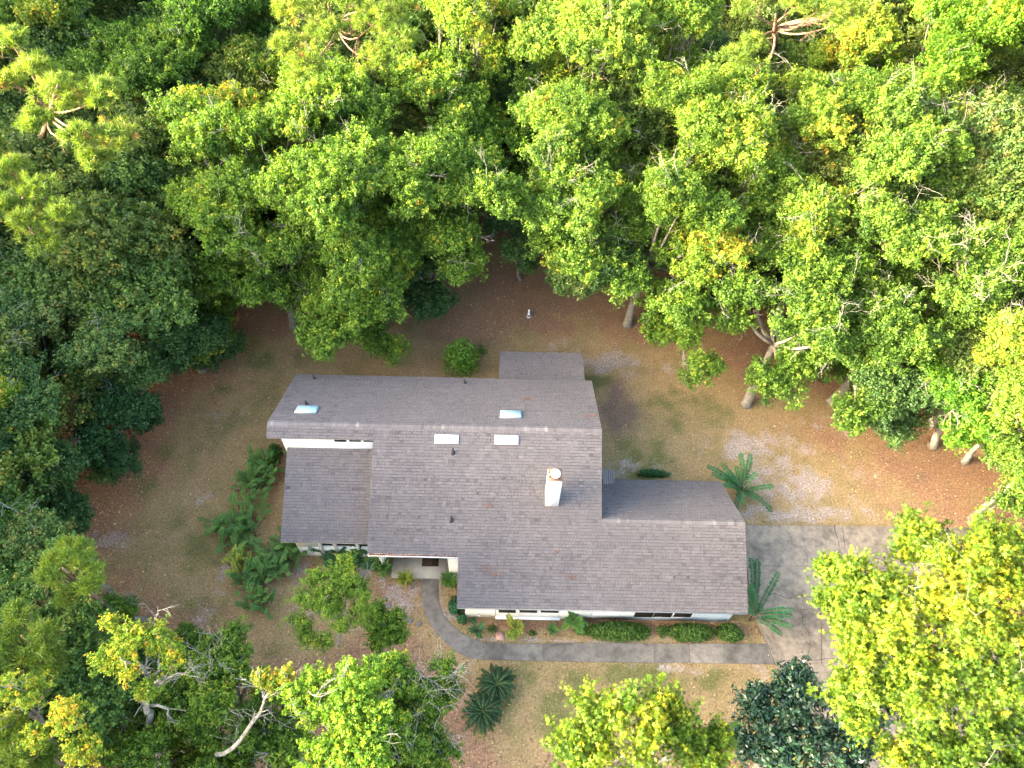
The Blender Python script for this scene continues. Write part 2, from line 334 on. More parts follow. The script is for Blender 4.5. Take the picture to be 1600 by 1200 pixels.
def limb(r,a,b,r0,r1,n=6,sag=.12):
    a=np.array(a,float);b=np.array(b,float);L=np.linalg.norm(b-a); t=np.linspace(0,1,n)[:,None]
    up=np.array([0,0,1.]); mid=r.normal(size=3)*L*.09+up*L*sag*-1
    return a*(1-t)+b*t+mid*(4*t*(1-t))*.6,np.linspace(r0,r1,n)
KIND={'b':('broadleaf_tree','oak','bark'),'d':('broadleaf_tree','dark','bark'),'p':('pine_tree','pine','pinebark'),'g':('sweetgum_tree','gum','bark'),'m':('magnolia_tree','magnolia','bark'),'r':('broadleaf_tree','rust','bark'),'u':('understory_tree','dark','bark')}
def needle_mesh(name,C,Dn,v,r,mat,ln=.26,nn=26):
    n=len(C); P=np.repeat(C,nn,0); Dd=np.repeat(Dn,nn,0); q=unit(Dd*.75+r.normal(size=(n*nn,3))*.62); L=ln*r.uniform(.7,1.15,n*nn)[:,None]
    t=unit(np.cross(q,r.normal(size=(n*nn,3)))); w_=.016
    st=P+r.normal(size=P.shape)*.05; tip=st+q*L; tip[:,2]-=.03
    V=np.stack([st-t*w_,st+t*w_,tip+t*w_*.25],1).reshape(-1,3); m=n*nn
    return make_mesh(name,V,np.full(m,3),np.arange(m*3),{'v':(np.clip(np.repeat(v,nn)+r.normal(size=m)*.06,0,1),'FACE')},[mat])
def build_tree(kind,label,px,py,r_px,zc,ry=1.,hz=.62,tint=(1,1,1),vb=.42,yel=None,twigs=0,base=None,dens=1.,lobes=None,nl=None,leaf=None,pale=False,group=None,seed=None,bare=False,trunk_r=None,stems=None):
    seed=seed if seed is not None else int(px*7+py*13+zc*3); r=np.random.default_rng(seed)
    if kind in 'bdr' and group in (G1,G2,G4,G5) and not bare: zc=zc*(.66 if group!=G4 else .75); hz=hz*1.3; r_px*=1.13
    C=at(px,py,zc); depth=float((C-CAM)@F); R=r_px*depth/FPX
    ow=np.array([C[0],(C[1]-17)*1.2]); ow=ow/np.linalg.norm(ow)*min(3.2,.3*zc) if group in (G1,G2,G5) else ow*0
    B=at(base[0],base[1],0) if base else np.array([C[0]+r.normal()*.5+ow[0],C[1]+r.normal()*.5+ow[1],0])
    nm,lm,bm=KIND[kind]; T=thing(nm,label,'tree',tuple(B),group); off=C-B; leaf=leaf or min(.175,max(.09,.0036*depth))
    if kind=='g': leaf=.0074*depth
    if kind=='m': leaf=.0064*depth
    if lobes:       # (px,py,r_px,dz)
        L=[]
        for a,b,rr,dz in lobes:
            p=at(a,b,zc+dz); d_=float((p-CAM)@F); L.append((*(p-B),rr*d_/FPX*.88))
            for _ in range(4):
                q_=unit(r.normal(size=(1,3)))[0]; q_[2]=abs(q_[2])*.6-.1; RR=rr*d_/FPX; L.append((*(p-B+q_*RR*.62),RR*r.uniform(.28,.42)))
    else: L=[(x+off[0],y+off[1],z+off[2],q) for x,y,z,q in lobes_auto(r,R,ry,hz,nl or int(17+R*2))]
    # wood
    mb=MB(); th=off[2]*(.6 if R>2 else .5); lean=off[:2]*.55; tr=trunk_r or .10+R*.045; fork=np.array([lean[0],lean[1],th])
    pts=[np.array([0,0,-.1]),np.array([0,0,.25]),np.array([lean[0]*.35,lean[1]*.35,th*.4])+np.append(r.normal(size=2)*.15,0),fork]
    mb.tube(pts,[tr*1.5,tr*1.1,tr*.9,tr*.75],8)
    if kind=='p': top=np.array([off[0],off[1],off[2]+R*hz*.7]); mb.tube([fork,(fork+top)/2,top],[tr*.75,tr*.5,.04],7)
    tw=[]
    if stems:
        mb=MB()
        for st_,r0_ in stems:
            P_=[at(a,b,c)-B for a,b,c in st_]; Q=[]
            for a,b in zip(P_,P_[1:]):
                for t_ in (0,.33,.66): Q.append(a+(b-a)*t_+r.normal(size=3)*.04)
            Q.append(P_[-1]); mb.tube(Q,np.linspace(r0_,r0_*.35,len(Q)),7)
            for j_ in range(len(Q)//2,len(Q)):
                twig_paths(r,Q[j_],(Q[j_]-Q[j_-1])+r.normal(size=3)*.25*np.linalg.norm(Q[j_]-Q[j_-1]),r.uniform(.5,1.0),r0_*.22,1,tw)
    for i,l in enumerate([] if stems else sorted(L,key=lambda l:-l[3])[:11 if not bare else 9]):
        p=np.array(l[:3]); 
        st=fork if kind!='p' else fork+(np.array([off[0],off[1],off[2]+R*hz*.7])-fork)*np.clip((p[2]-fork[2])/(off[2]+R-fork[2])-.1,0,.9)
        P_,rd=limb(r,st,p,tr*(.24 if kind=='p' else .5 if not bare else .2),.024,7,.1 if kind!='p' else .05); mb.tube(P_,rd,6)
        for _ in range(2 if not bare else 4): twig_paths(r,P_[4],(p-st)/np.linalg.norm(p-st)+r.normal(size=3)*.5,l[3]*1.1,.022,1,tw)
    for P_,rd in tw: mb.tube(P_,rd,4)
    if stems: twt=tw
    tw=[]; SL=sorted(L,key=lambda l:-l[3])[:11]; nf=len(mb.f)
    for i in range(int(twigs*.8)):
        l=SL[r.integers(len(SL))] if r.random()<.6 else L[r.integers(len(L))]; d=r.normal(size=3); d[2]=abs(d[2])+.35; d/=np.linalg.norm(d); p=np.array(l[:3])+d*l[3]*.6
        twig_paths(r,p,d+r.normal(size=3)*.5,l[3]*.6+r.uniform(.4,1.15),(.018 if kind!='g' else .012)*(1.2 if pale else 1),2,tw)
    for P_,rd in tw: mb.tube(P_,rd,4)
    mb.m=[0]*nf+[1]*(len(mb.f)-nf)
    mb.build('trunk',[M['palebark'] if pale or bare else M[bm],M['palebark']],T)
    if bare: return T
    if kind=='p':
        CC=[];DD=[];VV=[]
        for x,y,z,rl in L:
            n=int(60*dens*max(rl,.5)**2); d=unit(r.normal(size=(n,3))); d[:,2]=np.where(d[:,2]<-.2,-d[:,2],d[:,2]); CC.append(np.array([x,y,z])+d*(rl*r.uniform(.45,1.05,n))[:,None]*np.array([1,1,.75])); DD.append(unit(d+np.array([0,0,.5]))); VV.append(vb+r.normal()*.1+r.normal(size=n)*.1+(r.random(n)<.03)*.35)
        me=needle_mesh('crown',np.concatenate(CC),np.concatenate(DD),np.concatenate(VV),r,M[lm])
    else:
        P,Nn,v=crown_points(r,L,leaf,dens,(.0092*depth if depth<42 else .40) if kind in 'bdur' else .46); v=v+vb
        if yel:     # yellow leaves and painted-in sunlit sides of this crown: (px,py,r_px,amount)
            for a,b,rr,am in yel:
                p=at(a,b,zc+R*hz*.5)-B; RR=rr*depth/FPX; v=v+am*np.exp(-(((P-p)**2).sum(1)/(RR*RR)))*r.uniform(.4,1.1,len(v))
        shp={'g':'star','m':'hex'}.get(kind,'diamond')
        sz=leaf*r.uniform(.7,1.25,len(P))
        if kind=='g': keep=r.random(len(P))<.95; P,Nn,v,sz=P[keep],Nn[keep],v[keep],sz[keep]
        me=leaf_mesh('crown',P,Nn,sz,v,M[lm],r,shp,.62 if kind!='m' else .5)
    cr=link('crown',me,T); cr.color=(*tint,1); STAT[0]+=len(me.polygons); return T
STAT=[0]
def clone(T,loc,rz,s,label,group,tint=None):
    n=T.copy(); SC.collection.objects.link(n); n.location=loc; n.rotation_euler=(0,0,rz); n.scale=(s,s,s); n['label']=label; n['group']=group
    for ch in T.children:
        c_=ch.copy(); SC.collection.objects.link(c_); c_.parent=n
        if tint is not None and c_.name.startswith('crown'): c_.color=(*tint,1)
    return n
# ------------------------------------------------------------ house
XL,XI,XP,XR,XR2=-11.678,-6.453,-2.095,4.779,11.734; YR,ZR,MS=19.06,6.3,.5; YB,YE1,YE2,YE3,YG=23.744,18.403,13.55,11.374,15.163
XLL,YT,YL2,ZT=-10.89,18.45,14.3,4.98; YW,XW,XW2=11.732,-1.766,11.42; YGB,ZGB=18.75,1.80
zf=lambda y:ZR-MS*(YR-y)
HOUSE=thing('house','white stucco house with grey brown shingle roofs in the middle of the clearing','house',(0,15,0))
HO=np.array([0,15,0])
def part(mb,name,mats,parent=HOUSE,smooth=False):
    mats=mats if isinstance(mats,(list,tuple)) else [mats]; v=np.array(mb.v,float)-HO
    o=link(name,make_mesh(name,v,[len(f) for f in mb.f],[k for f in mb.f for k in f],{'tone':(mb.t,'FACE')},mats,mb.m,smooth),parent); return o
def shingles(mb,y0,z0,y1,z1,xr,exp=.152,th=.17):
    """rows of separate tabs on a slope from the eave (y0,z0) up to (y1,z1); xr(y) gives the span in x"""
    L=math.hypot(y1-y0,z1-z0); sy,sz=(y1-y0)/L,(z1-z0)/L; sg=1 if y1>y0 else -1; ny_,nz=-sz*sg,abs(sy)
    if sg<0: ny_=sz
    n=int(L/exp)+1; e=L/n
    P=lambda x,t,h:(x,y0+sy*t+ny_*h,z0+sz*t+nz*h)
    for i in range(n):
        t0=i*e; t1=t0+e; ym=y0+sy*(t0+e*.5); x0,x1=xr(ym); x=x0-U(0,.2); row=random.gauss(.45,.05)
        while x<x1:
            wd=random.choice([.13,.17,.17,.2,.26,.3]); a,b=max(x,x0),min(x+wd-.004,x1); x+=wd
            if b-a<.02: continue
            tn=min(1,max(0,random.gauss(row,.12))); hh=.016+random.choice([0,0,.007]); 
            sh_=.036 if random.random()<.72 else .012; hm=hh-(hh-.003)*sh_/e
            f0=[P(a,t0,hh),P(b,t0,hh),P(b,t0+sh_,hm),P(a,t0+sh_,hm)]; mb.face(f0[::-1] if sg<0 else f0,.06)  # darker strip: printed shadow band plus painted shade under raised tabs
            f=[P(a,t0+sh_,hm),P(b,t0+sh_,hm),P(b,t1,.003),P(a,t1,.003)]
            if sg<0: f=f[::-1]
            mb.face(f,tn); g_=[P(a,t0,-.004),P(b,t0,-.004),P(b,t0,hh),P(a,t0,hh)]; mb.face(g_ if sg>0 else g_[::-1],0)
def deck(mb,y0,z0,y1,z1,x0,x1,th=.10,m=1):
    lo,hi=(y0,z0),(y1,z1)
    if y0>y1: lo,hi=hi,lo
    mb.hexa([(x0,lo[0],lo[1]-th),(x1,lo[0],lo[1]-th),(x1,hi[0],hi[1]-th),(x0,hi[0],hi[1]-th),(x0,lo[0],lo[1]-.006),(x1,lo[0],lo[1]-.006),(x1,hi[0],hi[1]-.006),(x0,hi[0],hi[1]-.006)],.4,m)
SH=[M['shingle'],M['trim']]
mb=MB()
def xrf(y):
    lo=XP if y<YE2 else (XI if y<YE1 else XL); return lo,(XR2 if y<YG else XR)
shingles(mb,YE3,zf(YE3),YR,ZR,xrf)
deck(mb,YE3,zf(YE3),YE2,zf(YE2),XP+.01,XR2-.01); deck(mb,YE2+.003,zf(YE2),YG,zf(YG),XI+.01,XR2-.013); deck(mb,YG+.003,zf(YG),YE1,zf(YE1),XI+.013,XR-.01); deck(mb,YE1+.003,zf(YE1),YR,ZR,XL+.01,XR-.013)
part(mb,'front_roof',SH)
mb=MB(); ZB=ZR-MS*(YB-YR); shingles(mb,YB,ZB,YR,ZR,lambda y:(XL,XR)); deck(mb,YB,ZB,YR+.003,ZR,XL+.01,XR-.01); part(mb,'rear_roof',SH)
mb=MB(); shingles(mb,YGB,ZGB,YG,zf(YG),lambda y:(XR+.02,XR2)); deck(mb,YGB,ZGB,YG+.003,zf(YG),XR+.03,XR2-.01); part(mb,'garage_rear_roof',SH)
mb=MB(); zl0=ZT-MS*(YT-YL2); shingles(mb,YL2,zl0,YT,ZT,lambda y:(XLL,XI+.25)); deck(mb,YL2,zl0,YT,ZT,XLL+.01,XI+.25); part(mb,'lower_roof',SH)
# rear extension roof and small corner roof
A=at(916,594,3.35); ye=at(781,549,2.35)[1]; xa,xb=at(781,560,2.7)[0],at(913,570,2.8)[0]
b0=at(781,549.5,2.3); b1=at(910,551.5,2.3); yb_=(b0[1]+b1[1])/2
mb=MB(); shingles(mb,yb_,2.3,YB-.5,3.05,lambda y:(b0[0],b1[0])); deck(mb,yb_,2.3,YB-.5,3.05,b0[0]+.01,b1[0]-.01)
part(mb,'extension_roof',SH)
mb=MB(); c0=at(942,732,2.2);c1=at(959,736,2.1);c2=at(959,752,2.1);c3=at(942,752,2.2)
for j in range(5):
    u0,u1=j/5,(j+1)/5; l=lambda a,b,u:a+(b-a)*u
    mb.face([l(c3,c2,u0)-[0,.6,0],l(c3,c2,u1-.02)-[0,.6,0],l(c0,c1,u1-.02),l(c0,c1,u0)],U(.2,.6))
mb.hexa([tuple(p) for p in (c3-[0,.6,.14],c2-[0,.6,.14],c1-[0,0,.14],c0-[0,0,.14],c3-[0,.6,.01],c2-[0,.6,.01],c1-[0,0,.01],c0-[0,0,.01])],.3,1)
part(mb,'corner_roof',SH)
def caps(name,x0,x1,y,z,mf,mr):
    mb=MB(); x=x0
    while x<x1:
        e=min(x+.145,x1); t=min(1,max(0,random.gauss(.66,.16))); h=.034+U(0,.006); d=.15
        mb.face([(x,y-d,z-d*mf+.026),(e,y-d,z-d*mf+.02),(e,y,z+h-.006),(x,y,z+h)],t); mb.face([(x,y,z+h),(e,y,z+h-.006),(e,y+d*1.15,z-d*1.15*mr+.02),(x,y+d*1.15,z-d*1.15*mr+.026)],t)
        mb.face([(x,y-d,z-d*mf),(x,y-d,z-d*mf+.026),(x,y,z+h),(x,y+d,z-d*mr+.026),(x,y+d,z-d*mr)],0); x=e
    part(mb,name,[M['shingle']])
caps('ridge_cap',XL,XR,YR,ZR,.5,.5); caps('ridge_cap',XR+.02,XR2,YG,zf(YG),.5,(zf(YG)-ZGB)/(YGB-YG))
# walls
def wall(mb,x0,y0,x1,y1,z0,z1): mb.box((x0,y0,z0),(x1,y1,z1))
mb=MB(); wall(mb,XW,YW,XW2,YW+.2,-.2,2.5); part(mb,'front_wall',M['wall'])
mb=MB(); mb.hexa([(XW,YW+.203,-.2),(XW+.2,YW+.203,-.2),(XW+.2,15.2,-.2),(XW,15.2,-.2),(XW,YW+.203,2.42),(XW+.2,YW+.203,2.42),(XW+.2,15.2,4.1),(XW,15.2,4.1)]); part(mb,'wing_side_wall',M['wall'])
mb=MB(); wall(mb,XW2-.2,YW+.203,XW2,YG,-.2,2.5); wall(mb,XW2-.2,YG+.002,XW2,YGB-.45,-.2,1.85); part(mb,'garage_side_wall',M['wall'])
mb=MB(); wall(mb,XR,YGB-.65,XW2-.203,YGB-.45,-.2,1.8); part(mb,'garage_rear_wall',M['wall'])
XWL=at(448,695,4.9)[0]; XUW=at_y(440.5,688,YT+.06)[0]
mb=MB(); v=[(XUW,YT+.06,-.2),(XI+.3,YT+.06,-.2),(XI+.3,YT+.06,5.95),(XUW,YT+.06,5.95)]; mb.box((XUW,YT+.06,-.2),(XI+.3,YT+.26,5.96)); UPW=part(mb,'upper_wall',M['wall'])
yb2=YB-.5
def gable(mb,x0,x1,ya,yb_):
    zr=lambda y:(zf(y) if y<YR else ZR-MS*(y-YR))-.12
    for y0_,y1_ in ((ya,YR),(YR+.001,yb_)):
        mb.hexa([(x0,y0_,-.2),(x1,y0_,-.2),(x1,y1_,-.2),(x0,y1_,-.2),(x0,y0_,zr(y0_)),(x1,y0_,zr(y0_)),(x1,y1_,zr(y1_)),(x0,y1_,zr(y1_))])
mb=MB(); gable(mb,XUW,XUW+.2,YT+.263,yb2); part(mb,'gable_wall',M['wall'])
mb=MB(); wall(mb,XUW+.203,yb2-.2,XR-.303,yb2,-.2,ZB); part(mb,'rear_wall',M['wall'])
mb=MB(); gable(mb,XR-.3,XR-.1,YG+.1,yb2); part(mb,'side_wall',M['wall'])
mb=MB(); wall(mb,b0[0]+.3,YB-.497,b1[0]-.3,yb_-.45,-.2,2.3); part(mb,'extension_wall',M['wall'])
# left wing front wall with its pilasters and windows
yl=YL2+.5; x0=at(472,868,0)[0]; x0b=at_y(463,847,yl)[0]; zl=zl0-.02
mb=MB(); xs=[at(472,868,0)[0],at_y(497,850,yl)[0],at_y(529,850,yl)[0],at_y(555,850,yl)[0],at_y(582,850,yl)[0]]
zs=1.15
mb.box((x0,yl,-.2),(XI+1.0,yl+.2,zs)); mb.box((x0,yl,zs),(xs[1],yl+.2,zl+.05)); 
part(mb,'left_wing_wall',M['wall'])
mb=MB(); mb.box((x0,yl+.203,-.2),(x0+.2,YT+.05,zl-.05)); part(mb,'left_wing_side_wall',M['wall'])
mb=MB(); mb.box((xs[1],yl+.1,zs+.002),(XI+.99,yl+.14,zl)); part(mb,'picture_window',M['darkglass'])
for xx in (xs[1],(xs[1]+xs[3])/2-.2,xs[3],XI+.3):
    mb=MB(); mb.box((xx,yl-.06,.1),(xx+.16,yl+.09,zl+.02)); part(mb,'pilaster',M['trim'])
mb=MB(); mb.box((XI+.453,15.3,-.2),(XW-.003,15.45,4.0)); part(mb,'entry_wall',M['wall'])
mb=MB(); mb.box((-4.5,15.25,.1),(-3.5,15.297,2.15)); DOOR=part(mb,'front_door',M['white'])
mb=MB(); mb.lathe((-3.62,15.22,1.05),[(.0,-.03),(.035,-.02),(.035,.02),(.0,.03)],10); part(mb,'door_handle',M['pot_metal'],DOOR)
# porch: wall stub, slab, post with numbers, gutter
pw=at(703,901,.0); mb=MB(); mb.box((pw[0],pw[1]-.02,-.1),(XW-.003,pw[1]+.14,2.95)); part(mb,'porch_wall',M['wall'])
p1=at(611,902,.1); mb=MB(); mb.box((p1[0],p1[1],-.1),(XW-.006,15.297,.1),.7)
part(mb,'porch_slab',M['slab'])
pp=at(601,884,.25); mb=MB(); mb.box((pp[0]-.16,pp[1],-.1),(pp[0]+.16,pp[1]+.16,3.15)); POST=part(mb,'porch_post',M['white'])
q1,q2=at(659,884.7,.1),at(685,884.7,.1); mb=MB(); mb.box((q1[0],q1[1],.1),(q2[0],q1[1]+.75,.122)); mo=mb.build('door_mat',M['brownframe'],None,origin=q1); tag(mo,'dark brown door mat on the pale porch slab under the eave','door mat')
zt=1.65
for i,seg in enumerate((((0,.0),(1,.0),(1,.5),(0,.5),(0,1),(1,1)),((0,0),(0,.5),(1,.5),(1,.1),(1,1)),((.5,0),(.5,1),(.3,.85)))):
    mb=MB(); zc_=zt-i*.22
    for (a,b),(c_,d_) in zip(seg,seg[1:]):
        xa_,za_,xb_,zb_=pp[0]-.04+a*.09,zc_-b*0+(.15*(1-b) if i else .15*b),pp[0]-.04+c_*.09,zc_+(.15*(1-d_) if i else .15*d_)
        if i==2: za_,zb_=zc_+.15*b,zc_+.15*d_
        mb.box((min(xa_,xb_)-.011,pp[1]-.012-.001*len(mb.f),min(za_,zb_)-.011),(max(xa_,xb_)+.011,pp[1]-.002,max(za_,zb_)+.011))
    part(mb,'house_number',M['vent'],POST)
mb=MB(); zg=zf(YE2); mb.box((XI+.02,YE2-.12,zg-.17),(XP-.02,YE2-.105,zg-.03)); mb.box((XI+.02,YE2-.104,zg-.17),(XP-.02,YE2-.02,zg-.155)); mb.box((XI+.03,YE2-.019,zg-.17),(XP-.03,YE2-.006,zg-.035)); GUT=part(mb,'gutter',M['white'])
mb=MB()
for i in range(420):
    x=U(XI+.06,XP-.06); s=U(.02,.05); y=YE2-U(.02,.11); z=zg-.05+U(-.04,.03); mb.face([(x-s,y-.012,z),(x,y+.014,z+U(0,.02)),(x+s,y+.008,z),(x,y-.016,z)])
mb.box((XI+.06,YE2-.1,zg-.15),(XP-.06,YE2-.022,zg-.055)); part(mb,'leaf_debris',M['debris'],GUT)
# left wing soffit strip under the porch gutter side
# windows
def window(name,x0,x1,y,z0,z1,frame=.06,ledge=0):
    W=MB(); f=frame
    W.box((x0-f,y-.016,z1),(x1+f,y-.002,z1+f)); W.box((x0-f,y-.016,z0-f),(x1+f,y-.002,z0)); W.box((x0-f,y-.016,z0),(x0,y-.002,z1)); W.box((x1,y-.016,z0),(x1+f,y-.002,z1))
    o=part(W,'window',M['white']); g_=MB(); g_.box((x0-.01,y-.020,z0-.01),(x1+.01,y-.0165,z1+.01)); part(g_,'pane',M['darkglass'],o); return o
for a,b in ((779.5,805.5),(812,838.5),(845,872)):
    p,q_=at_y(a,956.5,YW),at_y(b,957,YW); window('w',p[0],q_[0],YW,p[2],1.95)
for a,b in ((990,1018),(1020.5,1048),(1051.5,1079)):
    p,q_=at_y(a,963,YW),at_y(b,963,YW); window('w',p[0],q_[0],YW,p[2]-.03,1.95)
for a,b in ((523.5,541),(546.5,564),(569,590)):
    p,q_=at_y(a,689.5,YT+.06),at_y(b,690,YT+.06); window('w',p[0],q_[0],YT+.06,p[2],5.84,.035)
p,q_=at_y(775,961.5,YW-.1),at_y(874,968,YW-.1); mb=MB(); mb.box((p[0],YW-.14,q_[2]-.05),(q_[0],YW-.003,q_[2]+.14)); mb.box((p[0]-.03,YW-.17,q_[2]+.143),(q_[0]+.03,YW-.003,q_[2]+.18)); part(mb,'window_ledge',M['white'])
for a in (774,873.5,926): 
    p=at_y(a,955,YW); mb=MB(); mb.box((p[0]-.02,YW-.012,0),(p[0]+.02,YW-.002,2.4)); part(mb,'wall_batten',M['trim'])
p=at_y(748.5,961,YW); mb=MB(); mb.box((p[0]-.05,YW-.06,p[2]-.05),(p[0]+.05,YW-.003,p[2]+.05)); part(mb,'outlet_cover',M['white'])
p=at_y(1134,968,YW); mb=MB(); mb.tube([(p[0],YW-.05,p[2]),(p[0],YW+.05,p[2])],.06,12); part(mb,'wall_vent',M['vent'])
# gutters along the front eave (thin drip edge) 
mb=MB(); z=zf(YE3); mb.box((XP+.02,YE3-.018,z-.15),(XR2-.02,YE3-.003,z-.012)); part(mb,'drip_edge',M['curb'])
# skylights
def skylight(c,y0z0m,wid,ln,front,mat):
    x,y=c; m=MS if front else -MS; z=zf(y) if front else ZR-MS*(y-YR); cs=1/math.hypot(1,m); dy=ln/2*cs; dz=dy*m
    def quad(w_,l_,h): 
        ny_=-m*cs*h; nz=cs*h; dy_=l_/2*cs
        return [(x-w_/2,y-dy_+ny_,z-dy_*m+nz),(x+w_/2,y-dy_+ny_,z-dy_*m+nz),(x+w_/2,y+dy_+ny_,z+dy_*m+nz),(x-w_/2,y+dy_+ny_,z+dy_*m+nz)]
    mb=MB(); mb.hexa(quad(wid+.08,ln+.08,-.02)+quad(wid+.08,ln+.08,.07)); K=part(mb,'skylight',M['curb' if not front else 'white'])
    mb=MB(); mb.hexa(quad(wid+.02,ln+.02,.073)+quad(wid-.04,ln-.04,.11)); part(mb,'glazing',mat,K)
for px,py,w_ in ((698,686.5,1.08),(791.5,687.5,1.08)):
    p=on_plane(px,py,YR,ZR,MS); skylight((p[0],p[1]),0,w_,.36,True,M['acrylic'])
for px,py in ((479.5,641),(798,648.5)):
    p=on_plane(px,py,YR,ZR,-MS); skylight((p[0],p[1]),0,1.02,.62,False,M['skyglass'])
# chimney
p=on_plane(862,791,YR,ZR,MS); yf=p[1]; xl,xr_=at_y(851.5,790.6,yf)[0],at_y(872.3,791.7,yf)[0]; zt=at_y(868,752.5,yf)[2]
yb3=at(868,733,zt)[1]; mb=MB(); mb.box((xl,yf,zf(yf)-.5),(xr_,yb3,zt)); CH=part(mb,'chimney',M['white'])
mb=MB(); 
for i in range(4):
    for j in range(5):
        pass
mb.box((xl-.0,yf-.0,zt+.002),(xr_+.0,yf+.16,zt+.05)); mb.box((xl,yb3-.16,zt+.002),(xr_,yb3,zt+.05)); mb.box((xl,yf+.162,zt+.002),(xl+.14,yb3-.162,zt+.048)); mb.box((xr_-.14,yf+.162,zt+.002),(xr_,yb3-.162,zt+.048)); mb.box((xl+.142,yf+.163,zt+.001),(xr_-.142,yb3-.163,zt+.02))
part(mb,'chimney_crown',M['brick'],CH)
cc=at(868,740,zt+.3); mb=MB(); mb.lathe((cc[0],cc[1],zt+.02),[(.17,0),(.17,.2),(.20,.2),(.20,.22)],20); part(mb,'flue',M['flue_side'],CH)
mb=MB(); mb.lathe((cc[0],cc[1],zt+.26),[(.20,0),(.245,.01),(.245,.06),(.2,.10),(.08,.125),(.01,.13)],24); part(mb,'flue_cap',M['pot_metal'],CH,True)
# flashing pieces and pipes
for px,py,front in ((708,707,1),(705.5,812,1),(491,592,0),(726,599,0),(479,632,0)):
    p=on_plane(px,py,YR,ZR,MS if front else -MS); mb=MB(); mb.tube([(p[0],p[1],p[2]-.05),(p[0],p[1],p[2]+.34)],[.055,.05],10); mb.lathe((p[0],p[1],p[2]-.01),[(.14,-.05),(.09,.05),(.06,.1)],12); part(mb,'vent_pipe',M['vent'])
for px,py,s_ in ((823,624,1),(918,651,1),(762,889,1.3),(776,897,1),(893,903,.8),(868,862,.5),(763,790,.8)):      # twigs and leaf litter lying on the shingles
    back=py<665; p=on_plane(px,py,YR,ZR,-MS if back else MS); mb=MB()
    for i in range(int(26*s_)):
        x,y=p[0]+random.gauss(0,.2*s_),p[1]+random.gauss(0,.07*s_); z=(ZR-MS*(y-YR) if back else zf(y))+.035; an=U(0,6.3); l_=U(.04,.1); 
        mb.face([(x-l_*math.cos(an),y-l_*math.sin(an)*.8,z-(1 if not back else -1)*l_*math.sin(an)*.4),(x+.012,y+.012,z+.012),(x+l_*math.cos(an),y+l_*math.sin(an)*.8,z+(1 if not back else -1)*l_*math.sin(an)*.4),(x-.012,y-.012,z+.006)])
    o=mb.build('leaf_litter',M['debris'],None,origin=p); tag(o,{823:'small brown leaf clump on the rear slope above the right blue skylight',918:'brown leaf clump on the rear slope near the right gable edge',762:'spray of tan pine twigs on the front slope over the garage end',776:'smaller pine twig spray on the front slope below the larger one',893:'few brown leaves on the front slope over the garage',868:'tiny brown leaf scrap on the slope below the chimney',763:'rusty leaf smear on the front slope left of the chimney'}[px],'leaf litter','leaf litter lying on the roof')
mb=MB(); mb.hexa([(XI+.3,YE2+.5,-.2),(XI+.45,YE2+.5,-.2),(XI+.45,YT+.05,-.2),(XI+.3,YT+.05,-.2),(XI+.3,YE2+.5,zf(YE2+.5)-.2),(XI+.45,YE2+.5,zf(YE2+.5)-.2),(XI+.45,YT+.05,zf(YT)-.2),(XI+.3,YT+.05,zf(YT)-.2)]); part(mb,'inner_side_wall',M['wall'])

# ------------------------------------------------------------ driveway and walk
def kin(mb,name,mats,origin=None):
    o=mb.build(name,mats,None); o['kind']='structure'; return o
g2=lambda a,b,z=0:at(a,b,z)
mb=MB()
rows=[[(1163,821),(1316,822),(1440,824),(1520,826)],[(1166,884),(1322,886),(1352,871),(1470,884)],[(1176,960),(1283,950),(1400,960),(1560,990)],[(1212,1040),(1283,1036),(1420,1040),(1640,1050)],[(1236,1110),(1330,1112),(1460,1120),(1700,1130)],[(1280,1260),(1400,1260),(1560,1260),(1800,1260)]]
zt=.045
def prism(mb,P,z,t,m=0,b=-.08):
    n=len(P); mb.face([(p[0],p[1],z) for p in P],t,m)
    for i in range(n): p,q_=P[i],P[(i+1)%n]; mb.face([(p[0],p[1],b),(q_[0],q_[1],b),(q_[0],q_[1],z),(p[0],p[1],z)],t*.6,m)
for i in range(5):
    for j in range(3):
        P=[g2(*rows[i+1][j]),g2(*rows[i+1][j+1]),g2(*rows[i][j+1]),g2(*rows[i][j])]; c_=sum(P)/4; P=[p+(c_-p)/np.linalg.norm(c_-p)*.014 for p in P]
        prism(mb,P,zt,{(0,2):.28,(0,1):.42,(1,0):.6,(0,0):.62,(1,1):.45,(1,2):.3}.get((i,j),.4+U(-.06,.06)))
def crack(pts,w_=.018):
    pts=[g2(*p) for p in pts]; P=[]
    for a,b in zip(pts,pts[1:]):
        for t in np.linspace(0,1,6)[:-1]: P.append(a+(b-a)*t+np.append(rng.normal(size=2)*.035,0))
    P.append(pts[-1])
    for a,b in zip(P,P[1:]):
        d=(b-a)[:2]; n_=np.array([-d[1],d[0]])/(np.linalg.norm(d)+1e-9)*w_*U(.6,1.3)/2
        mb.face([(a[0]-n_[0],a[1]-n_[1],zt+.004),(b[0]-n_[0],b[1]-n_[1],zt+.004),(b[0]+n_[0],b[1]+n_[1],zt+.004),(a[0]+n_[0],a[1]+n_[1],zt+.004)],.5,1)
crack([(1303,822),(1308,842),(1314,862),(1321,880),(1332,910)],.03); crack([(1195,926),(1215,930),(1228,935),(1247,934),(1257,930),(1270,935)],.022); crack([(1252,957),(1256,975),(1263,990),(1265,1005),(1265,1032)],.02)
crack([(1252,822),(1256,850),(1262,880),(1252,930),(1258,950),(1252,972)],.010); crack([(1316,889),(1380,890),(1450,888)],.02); crack([(1212,1036),(1260,1031),(1330,1028)],.025); crack([(1220,985),(1240,978),(1256,968)],.012); crack([(1180,976),(1190,990),(1200,1010),(1212,1040)],.02)
kin(mb,'driveway',[M['drive'],M['crack']])
